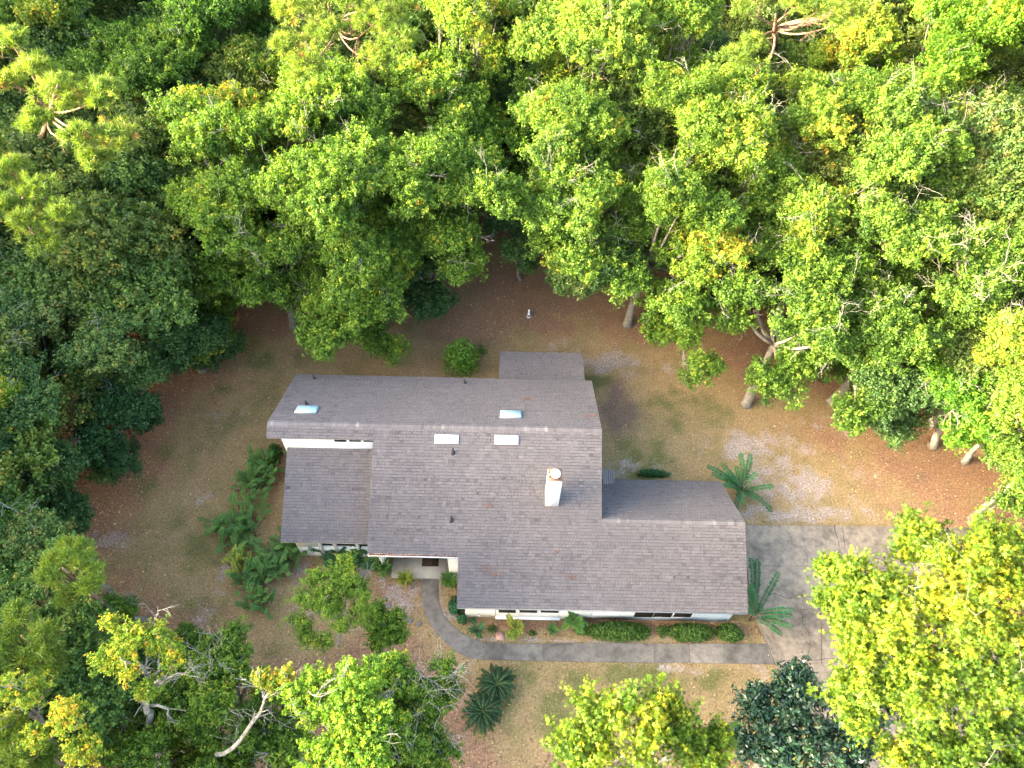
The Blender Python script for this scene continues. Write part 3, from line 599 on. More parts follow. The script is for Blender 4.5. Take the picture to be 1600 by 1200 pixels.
# walkway: centre line pairs (inner edge / outer edge)
inn=[(683.5,902),(684,929),(686,945),(693,962),(706,978),(722,990),(740,999),(757,1004),(778,1005),(802,1006)]
out=[(660,902),(658,929),(661,950),(670,972),(684,992),(702,1009),(718,1021),(734,1029),(757,1031),(802,1032)]
inn+=[(848,1006),(892,1005),(960,1005),(1022,1006),(1077,1006),(1130,1006),(1172,1006),(1199,1006)]
out+=[(850,1033),(892,1034),(962,1035),(1023,1036),(1078,1036),(1130,1037),(1176,1037),(1212,1038)]
mb=MB(); W=[(g2(*a),g2(*b)) for a,b in zip(inn,out)]; zt2=.04
joints={2:1,7:1}; tn=.5
for i in range(len(W)-1):
    a,b=W[i],W[i+1]; solid=i<8 and i not in (1,5); 
    if not solid or i in(1,6): tn=U(.3,.75)
    g_=.008 if not (i<8 and i not in (1,5,8)) else 0
    d=(b[0]-a[0]);d=d/np.linalg.norm(d)*g_; e=(b[1]-a[1]);e=e/np.linalg.norm(e)*g_
    P=[a[1],b[1]-e,b[0]-d,a[0]]
    prism(mb,P,zt2,tn)
    if i>=9:   # extra joints on the straight run
        pass
kin(mb,'walkway',[M['walk']])
# ------------------------------------------------------------ plants
def frond_plant(name,label,px,py,fr,mat,h=.5,leaflet=.17,wl=.44,cat='plant',group=None,stemz=.35,seed=1,n_extra=0,lenx=1.2):
    """fr: list of (tip px, tip py, tip z) ; pinnate fronds arching from a short stem"""
    r=np.random.default_rng(seed); B=at(px,py,0); T=thing(name,label,cat,tuple(B),group); mb=MB(); P=[];Nn=[];V=[];v=[]
    tips=[at(a,b,z)-B for a,b,z in fr]
    for _ in range(n_extra):
        an=r.uniform(0,2*np.pi); L=lenx*r.uniform(.35,.8 if lenx>.78 else 1.1); tips.append(np.array([math.cos(an)*L,math.sin(an)*L,r.uniform(.3,h+.5)]))
    vv=[];ff=0
    for tp in tips:
        sp_=.06 if not n_extra or lenx<.78 else .40*lenx; o_=np.array([r.normal()*sp_,r.normal()*sp_,0]); st=o_+np.array([0,0,stemz*r.uniform(.3,1.1)]); tp=tp+(o_ if n_extra else 0); mb.tube([o_*.6,st],[.02,.016],5); L=np.linalg.norm(tp-st); mid=(st+tp)/2+np.array([0,0,.25*L]); K=max(10,int(L/(leaflet*.42)))
        t=np.linspace(0,1,K)[:,None]; C=st*(1-t)**2+2*mid*t*(1-t)+tp*t*t; mb.tube(list(C[::3])+[C[-1]],np.linspace(.022,.006,len(C[::3])+1),5)
        tv=r.uniform(.25,.75)
        for i in range(2,K-1):
            d=C[i+1]-C[i-1]; d/=np.linalg.norm(d); sdv=np.cross(d,[0,0,1]); sdv/=np.linalg.norm(sdv)+1e-9
            w_=leaflet*(1.0 if i>3 else .7)*(1 if i<K-3 else .75)*r.uniform(.75,1.2)
            for s in (-1,1):
                ax=sdv*s*.92+d*.35+np.array([0,0,-.12+r.normal()*.12]); ax/=np.linalg.norm(ax); bx=np.cross(ax,[0,0,1.]); bx/=np.linalg.norm(bx); p=C[i]
                q_=[p,p+ax*w_*.35+bx*w_*wl*.5,p+ax*w_*.8+bx*w_*wl*.42,p+ax*w_,p+ax*w_*.8-bx*w_*wl*.42,p+ax*w_*.35-bx*w_*wl*.5]; vv+=q_; v.append(tv+r.normal()*.1); ff+=1
    mb.build('stems',M['brownstem'],T)
    me=make_mesh('foliage',np.array(vv),np.full(ff,6),np.arange(ff*6),{'v':(np.clip(v,0,1),'FACE')},[mat]); link('foliage',me,T); return T
def bush(name,label,px,py,rx,ry,h,mat,leaf=.09,n=2500,group=None,cat='shrub',v0=.5,seed=3,z0=0,loose=.26,lump=5,shape='diamond'):
    r=np.random.default_rng(seed+int(px)); B=at(px,py,0); d_=float((B-CAM)@F); RX,RY=rx*d_/FPX,ry*d_/FPX/.93; T=thing(name,label,cat,tuple(B),group)
    d=unit(r.normal(size=(n,3))); d[:,2]=np.abs(d[:,2]); lum=unit(r.normal(size=(lump,3))); lum[:,2]=abs(lum[:,2]); bo=1+.42*((d@lum.T).max(1)-.85)
    rr=np.clip(1-np.abs(r.normal(size=n))*loose,.1,1.15)*bo
    P=d*rr[:,None]*np.array([RX,RY,h*.85])+np.array([0,0,z0+h*.12]); Nn=unit(d+r.normal(size=(n,3))*.6); v=v0+r.normal(size=n)*.12+r.normal(size=lump)[np.argmax(d@lum.T,1)]*.08
    link('foliage',leaf_mesh('foliage',P,Nn,leaf*r.uniform(.7,1.3,n),v,mat,r,shape,.6),T)
    mb=MB()
    for i in range(9):
        q_=d[i*7]*np.array([RX,RY,h])*.75; mb.tube([(q_[0]*.1,q_[1]*.1,-.03),(q_[0]*.5,q_[1]*.5,q_[2]*.6+.02),tuple(q_+[0,0,z0+.02])],[.02,.014,.006],5)
    mb.build('stems',M['brownstem'],T); return T
frond_plant('leafy_fern','dark green plant with long arching pinnate fronds at the rear corner of the garage roof',1152,775,[(1104,728,1.6),(1125,723,1.7),(1157,708,1.9),(1173,708,1.9),(1183,738,1.6),(1211,760,1.4),(1208,801,.7),(1184,780,1.0),(1160,790,.9),(1130,758,1.9),(1140,740,2.1),(1170,760,1.5),(1185,765,1.3),(1112,740,1.7),(1150,728,1.8),(1128,742,2.0),(1146,800,1.),(1165,730,1.9)],M['frond'],seed=11,leaflet=.18,stemz=.9)
frond_plant('leafy_fern','dark green plant with seven long fronds spreading onto the driveway by the front garage corner',1172,968,[(1173,871,2.2),(1183,872,2.2),(1217,893,1.9),(1155,906,2.3),(1243,953,1.2),(1239,962,1.1),(1240,980,.9),(1223,993,.7),(1157,954,2.3),(1172,912,2.),(1178,925,2.),(1186,940,1.4)],M['frond'],seed=12,leaflet=.18,stemz=.9)
F4=[('bright green fern clump under the eave beside the upper left wall',418,735,M['fern'],21,46,1.0,.13),('large light green fern clump left of the low shingle roof',378,830,M['fern'],22,84,1.4,.15),('light green fern clump between the two larger ones left of the house',402,765,M['fern'],23,48,1.2,.14),('blue green shrub of drooping fronds at the left wing corner',432,880,M['fern'],24,80,1.15,.14),('blue green frond shrub in front of the left wing picture window',524,868,M['frond'],25,46,1.15,.19),('second blue green frond shrub nearer the white porch post',553,878,M['frond'],26,30,1.0,.18),('yellowish green fern low on the ground below the light green clump',378,885,M['croton'],27,34,.8,.14),('dark green low fern at the left end of the planting bed',412,945,M['fern'],28,26,.8,.16),('blue green fronds at the wall corner of the left wing',462,860,M['fern'],29,36,.9,.15),('olive green fern against the lawn edge below the light clump',400,915,M['fern'],30,34,.9,.15)]
for lab,px,py,m_,sd_,ne,ln,lf in F4: frond_plant('leafy_fern',lab,px,py,[],m_,h=1.0,seed=sd_,n_extra=ne,lenx=ln,leaflet=lf,stemz=.5,group='frond plants in the left bed')
frond_plant('leafy_fern','glossy bright green strap leaved clump beside the porch post',597,893,[],M['fern'],h=1.1,seed=35,n_extra=34,lenx=.75,leaflet=.14,stemz=.4)
bush('shrub','round bright green shrub with loose twiggy top behind the rear roof edge',722,572,31,32,2.5,M['shrub'],.15,2300,v0=.7,loose=.42,lump=9,shape='hex')
bush('shrub','small loose offshoot shrub beside the round bright green shrub',752,552,12,14,1.2,M['shrub'],.12,160,v0=.65,loose=.5)
bush('shrub','dark narrow shrub tucked below the upper left wall corner',432,712,11,22,1.2,M['shrub'],.12,900,v0=.25,loose=.35)
bush('hedge_bush','longest clipped green hedge mound below the garage windows',966,989,54,14,.85,M['hedge'],.12,4600,v0=.5,lump=8,group='clipped mounds along the front wall')
bush('hedge_bush','middle clipped hedge mound with ragged left side',1078,990,38,14,.8,M['hedge'],.12,3200,v0=.48,lump=8,group='clipped mounds along the front wall')
bush('hedge_bush','short rounded hedge mound at the right end of the front wall',1140,991,23,14,.8,M['hedge'],.12,2200,v0=.46,lump=4,group='clipped mounds along the front wall')
bush('hedge_bush','small loose green hedge plant between the long and the middle mound',1035,988,14,10,.5,M['hedge'],.08,700,v0=.45,loose=.4,group='clipped mounds along the front wall')
bush('hedge_bush','low dark green leafy strip behind the garage rear eave',1020,744,28,6,.8,M['frond'],.12,900,v0=.35,loose=.3)
bush('shrub','dark blue green shrub beside the walkway at the left front wall corner',712,950,14,16,.8,M['frond'],.13,800,v0=.35,loose=.4)
bush('shrub','small dark plant at the base of the left front wall corner',722,968,9,9,.5,M['frond'],.12,260,v0=.3,loose=.4)
frond_plant('leafy_fern','tall green palm like plant against the front wall left of the hedge',896,976,[],M['fern'],h=1.2,seed=41,n_extra=22,lenx=.75,leaflet=.17,stemz=.7)
frond_plant('leafy_fern','yellow green variegated plant with broad leaves in the front bed',803,985,[],M['croton'],h=.6,seed=42,n_extra=22,lenx=.62,leaflet=.17,stemz=.3)
bush('shrub','low green weed clump in the front bed right of the yellow plant',832,990,6,5,.25,M['hedge'],.09,160,v0=.4,loose=.4)
bush('shrub','thin olive plant in the front bed left of the pink paver',769,984,9,8,.35,M['hedge'],.08,200,v0=.35,loose=.5)
bush('shrub','small dark fern tuft behind the potted plants on the front bed',739,971,6,5,.3,M['frond'],.1,120,v0=.4,loose=.4)
bush('shrub','leafy green sprawl at the left end of the longest hedge mound',908,984,14,10,.55,M['hedge'],.1,600,v0=.6,loose=.4)
def pot_plant(label,px,py,rp,hp,mat,leafm,n,seed,ln=.35,ring=False,leaflet=.15):
    r=np.random.default_rng(seed); B=at(px,py,0); T=thing('potted_plant',label,'potted plant',tuple(B),'potted plants near the walkway')
    mb=MB(); mb.lathe((0,0,0),[(rp*.7,0),(rp*.98,hp*.85),(rp*1.08,hp*.86),(rp*1.08,hp),(rp*.92,hp),(rp*.9,hp*.82)],20); mb.build('pot',mat,T)
    mb=MB(); mb.lathe((0,0,hp*.78),[(rp*.9,0),(.02,.02)],16); mb.build('potting_soil',M['soil'],T)
    P=[];Nn=[]
    vv=[];v=[]
    for i in range(n):
        an=r.uniform(0,6.28); L=ln*r.uniform(.5,1.1); d=np.array([math.cos(an),math.sin(an),0]); s=np.cross(d,[0,0,1]); b0_=np.array([0,0,hp*.8])+d*rp*.3*r.random(); pk=b0_+d*L*.5+np.array([0,0,L*r.uniform(.5,1.1)]); tp=b0_+d*L+np.array([0,0,L*r.uniform(.1,.8)]); w_=leaflet*.22
        vv+=[b0_,pk-s*w_,tp,pk+s*w_]; v.append(r.uniform(.3,.8))
    me=make_mesh('foliage',np.array(vv),np.full(n,4),np.arange(n*4),{'v':(v,'FACE')},[leafm]); link('foliage',me,T); return T
pot_plant('yellow green plant in a dark clay pot left of the walkway',634,908,.26,.34,M['brownstem'],M['croton'],90,51,.5)
pot_plant('green leafy plant in a dark clay pot right of the walkway top',702,911,.27,.34,M['brownstem'],M['fern'],130,52,.5)
pot_plant('spiky plant in a terracotta pot in the left part of the front bed',746,988,.21,.3,M['terracotta'],M['frond'],40,53,.55)
pot_plant('spindly pale plant in a grey green pot in the front bed',862,987,.18,.28,M['greyclay'],M['fern'],36,54,.4)
o=MB(); p=at(781,994,0); o.box((-.2,-.19,0),(.2,.19,.05)); ob=o.build('paver',M['paver'],None); ob.location=(p[0],p[1],0); ob.rotation_euler=(0,0,.06); tag(ob,'square pink paver lying in the front bed','paver')
for i,(px,py,s_,lab) in enumerate(((607,946,.17,'uppermost dark grey stone of the stepping row left of the walkway'),(619,961,.2,'largest grey stepping stone left of the curved walkway'),(631,965,.16,'grey stepping stone between the largest and the dark oval one'),(641,969,.19,'dark oval stepping stone left of the curved walkway'),(655,974,.15,'stepping stone nearest the curved walkway'),(601,935,.13,'small stone above the stepping row nearest the house'))):
    mb=MB(); r_=np.random.default_rng(i); n=11; rad=s_*r_.uniform(.8,1.15,n); ring=[(rad[k_]*math.cos(6.283*k_/n),rad[k_]*math.sin(6.283*k_/n)*.85) for k_ in range(n)]
    mb.face([(x*.85,y*.85,.07+r_.normal()*.006) for x,y in ring])
    for k_ in range(n): a,b=ring[k_],ring[(k_+1)%n]; mb.face([(a[0],a[1],-.02),(b[0],b[1],-.02),(b[0]*.85,b[1]*.85,.07),(a[0]*.85,a[1]*.85,.07)])
    ob=mb.build('stepping_stone',M['stone'],None); p=at(px,py,0); ob.location=tuple(p); ob.rotation_euler=(0,0,i*1.1); tag(ob,lab,'stepping stone','stepping stones left of the walkway')
# garden ornament
p=at(826,495,0); T=thing('garden_ornament','small white and dark garden ornament on a round base standing alone in the back yard','garden ornament',tuple(p))
mb=MB(); mb.lathe((0,0,0),[(.15,0),(.15,.06),(.12,.08)],18); mb.build('base',M['trim'],T)
mb=MB(); mb.lathe((0,0,.08),[(.08,0),(.06,.1),(.11,.25),(.09,.42),(.04,.5)],16); mb.build('body',M['vent'],T,True)
mb=MB(); mb.lathe((0,-.05,.2),[(.02,0),(.09,.08),(.09,.22),(.05,.3),(.06,.42),(.075,.5),(.02,.58)],12); mb.build('figure',M['white'],T,True)
# two cycads
def cycad(label,px,py,seed,n=40,L0=1.0):
    r=np.random.default_rng(seed); B=at(px,py,0); T=thing('sago_palm',label,'sago palm',tuple(B),'sago palms on the front lawn'); vv=[];v=[];ff=0; mb=MB()
    for i in range(n):
        an=2*np.pi*i*.618034+r.normal()*.08; el=.95-.95*(i/n)+r.normal()*.06; L=L0*r.uniform(.85,1.1); d=np.array([math.cos(an),math.sin(an),0]); st=np.array([0,0,.45]); mid=st+d*L*.5*math.cos(el)+np.array([0,0,L*.55*math.sin(el)+.12]); tp=st+d*L*math.cos(el*.7)+np.array([0,0,L*.55*math.sin(el)-.22]); K=30
        t=np.linspace(0,1,K)[:,None]; C=st*(1-t)**2+2*mid*t*(1-t)+tp*t*t; mb.tube(list(C[::5])+[C[-1]],np.linspace(.02,.006,len(C[::5])+1),4)
        old=i>n*.84; tv=r.uniform(.2,.65)+(.38 if old and r.random()<.6 else 0)
        for j in range(3,K-1):
            dd_=C[j+1]-C[j-1]; dd_/=np.linalg.norm(dd_); s_=np.cross(dd_,[0,0,1]); s_/=np.linalg.norm(s_)+1e-9; w_=.15*math.sin(math.pi*min(1,(j+3)/(K+3)))**.5
            for s in (-1,1):
                ax=s_*s*.8+dd_*.6+np.array([0,0,.18]); ax/=np.linalg.norm(ax); bx=dd_*.032; p=C[j]; vv+=[p-bx,p+bx,p+ax*w_]; v.append(tv+r.normal()*.06); ff+=1
    mb.build('frond_stems',M['stem'],T); link('fronds',make_mesh('fronds',np.array(vv),np.full(ff,3),np.arange(ff*3),{'v':(np.clip(v,0,1),'FACE')},[M['cycad']]),T)
    mb=MB(); mb.lathe((0,0,0),[(.17,0),(.2,.2),(.16,.45),(.08,.52)],14); mb.build('trunk',M['brownstem'],T)
cycad('dark green sago palm just below the bend of the walkway',776,1073,61); cycad('second sago palm nearer the leafy trees with yellowing lower fronds',754,1115,62,42,1.05)
# fallen leaves, straw blades
def scatter(name,n,size,vlo,vhi,mat,seed,shape='diamond',flat=True,wfun=None,el=.6):
    r=np.random.default_rng(seed); u=r.uniform(-60,1660,n*3); v_=r.uniform(300,1260,n*3); P=np.array([at(a,b,0) for a,b in zip(u,v_)])
    gF=fields(P[:,0],P[:,1]); w_=wfun(P,gF); keep=(r.random(len(P))<w_); keep&=~((P[:,0]>XL)&(P[:,0]<XR2)&(P[:,1]>YW)&(P[:,1]<YB)&~((P[:,0]>XR)&(P[:,1]>YGB))&~((P[:,0]<XW)&(P[:,1]<YL2))); P=P[keep][:n]; n=len(P)
    if flat: Nn=unit(np.array([[0,0,1.]])+r.normal(size=(n,3))*.28); z=.012
    else: Nn=unit(r.normal(size=(n,3))*np.array([1,1,.25])); z=.03
    P[:,2]=z+r.random(n)*.02; v=vlo+(vhi-vlo)*r.random(n)**1.6
    o=link(name,leaf_mesh(name,P,Nn,size*r.uniform(.6,1.4,n),v,mat,r,shape,el)); o['kind']='stuff'; o['label']={'fallen_leaves':'brown tan and yellow leaves strewn over the yard','grass':'short dry grass blades over the lawn'}[name]; o['category']={'fallen_leaves':'fallen leaves','grass':'grass'}[name]
scatter('fallen_leaves',42000,.10,0,1,M['deadleaf'],71,wfun=lambda P,f:.25+.75*f[2])
scatter('grass',60000,.12,0,1,M['straw'],72,flat=False,wfun=lambda P,f:np.clip(.55+.45*f[0]-.8*f[1]-.9*f[2]-f[3],0,1),el=.16)

# ------------------------------------------------------------ trees: (kind, label, px, py, radius px, crown height, options)
G1='trees at the back of the clearing'; G2='dark trees left of the clearing'; G3='trees in the foreground'; G4='trees at the top of the picture'; G5='trees on the right side'
PN='pine trees'
TREES=[
('p','tall pine at the left edge with curving bare limbs and yellow lit needles',108,165,112,20,dict(hz=.45,dens=1.1,group=PN,vb=.5,base=(60,300),lobes=[(60,110,40,0),(20,70,34,.6),(95,150,46,0),(165,150,40,0),(180,215,38,-.6),(125,215,34,-.4),(60,190,30,-.5),(20,130,26,0),(150,250,26,-1.2)])),
('p','broad pine with rusty flecks below the tallest left pine',50,330,85,15,dict(hz=.45,vb=.5,group=PN,base=(25,335),lobes=[(20,270,34,.3),(60,300,40,0),(95,340,36,-.3),(40,350,38,-.3),(70,385,28,-.8),(10,320,30,0)])),
('p','small isolated pine tuft between the brown crowned tree and the big bright oak',243,345,32,10,dict(hz=.5,vb=.42,group=PN,lobes=[(225,335,24,0),(258,350,22,-.3),(240,372,16,-.6)])),
('p','tall bright pine at the top edge with a bare trunk showing left of centre',520,45,110,18,dict(hz=.5,vb=.52,group=PN,base=(548,110),lobes=[(465,20,40,.3),(510,50,38,0),(450,75,32,-.3),(590,30,44,.5),(625,70,38,0),(585,95,34,-.5),(480,110,30,-1),(630,15,36,.3),(540,5,30,1)])),
('p','leaning pine with a thick bare forked trunk near the top right',1200,60,110,17,dict(hz=.5,vb=.5,group=PN,base=(1208,108),trunk_r=.34,lobes=[(1150,95,34,-1),(1175,70,26,-.5),(1290,25,44,.5),(1330,15,34,.5),(1245,10,30,1),(1160,20,24,.6)])),
('p','small round pine at the lower left beside the lawn with rusty needles',108,895,58,11,dict(hz=.5,vb=.52,group=PN,lobes=[(120,870,32,0),(145,905,28,-.2),(80,895,30,0),(110,930,24,-.6),(95,865,24,0)])),
('p','soft green pine at the left edge below the small round one',45,1000,60,11,dict(hz=.5,vb=.46,group=PN,lobes=[(30,970,34,0),(70,1000,34,0),(40,1030,30,-.4),(80,1040,24,-.6),(10,1010,28,0)])),
('p','pine crown cut by the bottom left corner of the view',30,1165,50,11,dict(hz=.5,vb=.5,group=PN,lobes=[(10,1140,32,0),(45,1170,34,0),(20,1195,30,0),(75,1190,22,-.5)])),
('b','drab olive tree with scattered golden leaves in the top left corner',95,45,105,16,dict(tint=(.95,.9,1.1),yel=[(75,30,40,.32),(120,70,18,.4)],twigs=10,group=G4)),
('b','golden topped tree at the very left of the top edge above the tallest left pine',8,70,50,16,dict(vb=.8,group=G4)),
('b','mid green tree between the olive corner tree and the dark gap by the top edge',225,125,95,14,dict(vb=.34,twigs=8,group=G4)),
('b','blue green tree at the top edge with a pale forked branch',340,55,90,15,dict(vb=.32,tint=(.9,.97,1.05),twigs=16,group=G4)),
('b','small yellow green crown in front of the bright top pine',400,105,45,14,dict(vb=.55,twigs=6,group=G4)),
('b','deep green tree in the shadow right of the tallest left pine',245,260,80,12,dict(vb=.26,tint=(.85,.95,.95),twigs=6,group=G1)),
('b','large bright oak with a golden upper left shoulder at the left of the back row',395,225,108,16,dict(vb=.52,yel=[(350,150,55,.32),(400,170,25,.3)],twigs=22,group=G1)),
('b','bright oak directly below the top edge pine, left back row',540,180,105,16,dict(vb=.47,twigs=20,group=G1)),
('b','bright oak hanging at the left side of the back row above the dark gap',365,330,92,14,dict(vb=.46,twigs=18,group=G1)),
('b','widest bright green oak in the middle of the left back row',555,325,118,15,dict(vb=.47,twigs=24,group=G1)),
('b','bright oak at the right end of the left back row beside the dark notch',690,315,100,15,dict(vb=.46,twigs=24,group=G1,base=(668,372))),
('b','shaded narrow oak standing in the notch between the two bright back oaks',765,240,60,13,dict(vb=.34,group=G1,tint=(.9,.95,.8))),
('b','low bright oak crown reaching down towards the left roof corner',562,492,95,7,dict(vb=.45,twigs=12,group=G1,base=(590,440))),
('b','hanging bright oak skirt just above the low crown, left back row',440,405,80,12,dict(vb=.42,twigs=12,group=G1)),
('b','mid height oak skirt between the widest oak and the low crown',560,430,75,12,dict(vb=.42,twigs=10,group=G1)),
('b','oak with thin grey twigs behind the widest oak, below the gap at the top edge',690,175,85,15,dict(vb=.5,twigs=16,group=G1)),
('b','yellow tipped oak at the top edge left of centre',735,55,80,17,dict(vb=.58,yel=[(760,20,40,.3),(700,30,25,.25)],twigs=14,group=G4)),
('b','tall pale green oak at the top of the right back group with a white limb',925,110,112,18,dict(vb=.55,tint=(1.12,1.08,1.25),yel=[(960,60,45,.12)],twigs=26,group=G1)),
('b','pale green oak below the tall pale one, left edge of the right back group',890,235,92,16,dict(vb=.5,tint=(1.08,1.06,1.2),twigs=20,group=G1)),
('b','large oak with a golden right shoulder in the middle of the right back group',1070,215,112,17,dict(vb=.52,tint=(1.05,1.03,1.05),yel=[(1090,185,35,.34),(1130,110,30,.25)],twigs=26,group=G1)),
('b','pale oak lobe above the dark red gap behind the rear roof',905,335,92,14,dict(vb=.45,tint=(1.05,1.05,1.15),twigs=20,group=G1)),
('b','pale oak in the middle right back group above the upright brown trunk',1050,340,95,15,dict(vb=.45,twigs=20,group=G1,base=(980,508))),
('d','low deep green crown hanging over the back yard left of the upright brown trunk',935,430,68,9,dict(vb=.66,twigs=6,group=G1,base=(1005,430))),
('b','golden crowned oak right of the upright brown trunk',1120,385,66,13,dict(vb=.58,yel=[(1120,375,40,.3)],twigs=16,group=G1)),
('b','low green oak crown drooping over the back lawn right of the upright brown trunk',1080,500,72,8,dict(vb=.42,twigs=10,group=G1,base=(1050,455))),
('b','oak at the top edge right of the tall pale one',1050,45,75,17,dict(vb=.45,yel=[(1080,50,20,.3)],twigs=12,group=G4)),
('b','vivid green sunlit tree in the top right corner with reddish stems',1480,90,112,17,dict(vb=.56,tint=(.95,1.1,.8),twigs=16,group=G4)),
('b','yellow lit crown left of the vivid green top right tree',1345,60,58,17,dict(vb=.68,twigs=10,group=G4)),
('b','pale yellow crown cut by the top right corner',1575,12,60,18,dict(vb=.72,group=G4)),
('b','feathery grey green oak with a golden left flank on the right side',1355,225,125,17,dict(vb=.5,tint=(1.0,1.02,1.1),yel=[(1300,235,45,.32),(1260,260,35,.25)],twigs=26,group=G5)),
('b','green oak between the golden flanked one and the long clearing, with bare white fan twigs',1245,465,112,10.5,dict(vb=.37,yel=[(1260,380,35,.22)],twigs=28,group=G5,base=(1165,632),trunk_r=.28)),
('b','yellowish small oak crown above the leaning grey trunk tree',1260,355,66,15,dict(vb=.55,yel=[(1260,350,30,.2)],twigs=12,group=G5)),
('d','blue green tree with sparse yellow leaves at the right edge of the upper forest',1545,260,95,16,dict(vb=.72,tint=(1.05,1.1,1.1),yel=[(1520,240,15,.3)],twigs=14,group=G5)),
('b','mid green oak between the feathery oak and the dark right fringe',1400,385,88,15,dict(vb=.37,twigs=20,group=G5)),
('b','wide dusky green tree overhanging the right side of the back lawn',1365,545,102,9,dict(vb=.30,twigs=20,group=G5,base=(1300,628))),
('d','dark skirt of leaves hanging lowest over the right back lawn',1395,630,66,5.5,dict(vb=.48,twigs=4,group=G5)),
('b','grey green oak at the right edge with long pale bare branches',1520,440,90,14,dict(vb=.34,twigs=30,group=G5)),
('b','glossy bright green round tree at the right edge of the lawn',1500,620,72,8,dict(vb=.46,tint=(.85,1.1,.8),twigs=8,group=G5)),
('b','yellow green tree at the right edge above the glossy round one',1585,540,52,14,dict(vb=.64,twigs=6,group=G5)),
('b','yellow green tree at the right edge behind the glossy round one',1590,640,50,12,dict(vb=.52,twigs=8,group=G5)),
('b','lowest tree at the right edge, with two leaning grey trunks by the driveway end',1592,722,54,7,dict(vb=.4,twigs=4,group=G5,base=(1512,812),stems=[([(1512,812,0),(1540,790,1.5),(1566,773,3),(1590,740,4.5)],.19),([(1524,812,0),(1550,790,1.5),(1582,768,3)],.13)])),
('b','greenish oak filling in behind the feathery oak near the right top',1440,290,80,14,dict(vb=.42,twigs=14,group=G5)),
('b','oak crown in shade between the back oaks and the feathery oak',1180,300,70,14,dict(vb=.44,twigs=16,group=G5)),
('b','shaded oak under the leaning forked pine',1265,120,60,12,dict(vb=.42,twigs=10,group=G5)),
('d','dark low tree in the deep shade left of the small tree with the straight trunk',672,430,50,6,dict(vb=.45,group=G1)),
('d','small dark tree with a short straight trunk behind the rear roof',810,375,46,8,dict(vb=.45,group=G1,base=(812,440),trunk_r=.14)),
('r','brown and orange leaved tree on the left between two pines',185,325,50,12,dict(vb=.45,twigs=14,group=G2)),
('r','dull brown sparse crown just below the orange brown tree',200,365,36,10,dict(vb=.3,twigs=16,group=G2,dens=.6)),
('b','olive brown flecked tree at the right of the left dark cluster',275,455,88,8,dict(vb=.40,tint=(1.0,.92,.9),yel=[(265,430,40,.2)],twigs=10,group=G2)),
('d','leafy green tree right under the broad left pine',150,415,72,12,dict(vb=.68,group=G2,twigs=6)),
('d','grey green tree with bare twiggy top at the left edge',45,520,82,12,dict(vb=.66,tint=(1.2,1.15,1.3),twigs=30,group=G2)),
('d','mid green tree in the centre of the left dark cluster',180,540,80,11,dict(vb=.62,twigs=8,group=G2)),
('d','deep green crown overhanging the lawn at the right edge of the left cluster',300,545,64,4.5,dict(vb=.45,group=G2)),
('d','dark green tree at the left edge with a reddish gap above',45,650,84,11,dict(vb=.45,twigs=6,group=G2)),
('d','darkest blue green crown at the lawn edge in the left cluster',185,655,68,5,dict(vb=.30,tint=(.85,1.,1.),group=G2)),
('d','dark tree with a pale dead stub beside the lawn, lower left cluster',62,765,74,7,dict(vb=.42,twigs=8,group=G2)),
('b','small yellow green tip at the far left edge beside the dark cluster',5,610,20,14,dict(vb=.68,twigs=4,group=G2)),
('d','mid green young tree between the dark cluster and the small round pine',62,845,54,8,dict(vb=.72,twigs=8,group=G3)),
('b','yellow lit tree with a tall white forked trunk at the lower left',232,1025,84,12,dict(vb=.70,tint=(1.15,1.1,1),yel=[(215,990,40,.07)],pale=True,stems=[([(252,1200,1),(240,1165,4.5),(232,1130,7),(231,1095,9),(238,1068,10.5),(215,1035,12)],.17),([(231,1100,8.6),(258,1108,9),(272,1125,8)],.06),([(238,1070,10),(262,1058,11),(285,1052,11.5)],.07),([(236,1075,10),(245,1045,11.5),(250,1015,12)],.06)],twigs=2,group=G3,dens=.9,base=(235,1190),trunk_r=.2,lobes=[(175,975,14,.4),(210,1000,30,.3),(245,1000,26,0),(165,1030,22,0),(200,1040,26,0),(270,1020,20,-.2),(230,1075,18,-.8)])),  # tint and high leaf tone paint in sun that misses this crown
('b','yellow tree with a pale arching limb in the lower left corner',75,1110,76,12,dict(vb=.68,tint=(1.15,1.1,1),yel=[(110,1120,40,.1)],pale=True,stems=[([(120,1215,2),(85,1165,7),(60,1125,10),(38,1108,11),(18,1088,12)],.15),([(60,1125,10),(48,1098,11.5),(40,1075,12.3)],.06),([(70,1140,9),(95,1135,10.5),(120,1120,12)],.06)],twigs=2,group=G3,dens=.9,lobes=[(10,1080,24,.3),(50,1080,26,0),(110,1120,34,0),(60,1150,20,-.4),(130,1175,28,-.6)])),  # leaf tone and tint stand in for sunlight on this crown
('b','long white bare limb with a yellow tuft at its end rising from the bottom edge',430,1070,30,11,dict(vb=.74,pale=True,group=G3,base=(295,1215),stems=[([(290,1215,3),(325,1190,6),(362,1170,8),(390,1138,9.3),(406,1110,10.2),(414,1088,10.8),(404,1070,11.2)],.10),([(414,1088,10.8),(432,1078,11),(448,1062,11.3)],.06)],lobes=[(425,1065,17,0),(448,1055,10,.2),(408,1060,10,.2)],dens=.8)),
('b','low green crown at the lower left between the yellow tree and the lawn',345,1075,88,7,dict(vb=.40,twigs=14,group=G3)),
('b','green crown along the bottom edge left of the large bright one',270,1180,118,6,dict(vb=.46,twigs=22,group=G3)),
('d','dark green undergrowth tree under the yellow lit white trunked tree',150,1085,105,5,dict(vb=.72,group=G3,twigs=4)),
('b','large vivid green crown at the bottom left of centre',545,1120,112,11,dict(vb=.55,tint=(1.0,1.1,.9),twigs=14,group=G3,yel=[(560,1060,30,.12)])),
('b','green tree with bare white fork in front of the bend of the walkway',665,1080,60,9,dict(vb=.40,twigs=34,group=G3)),
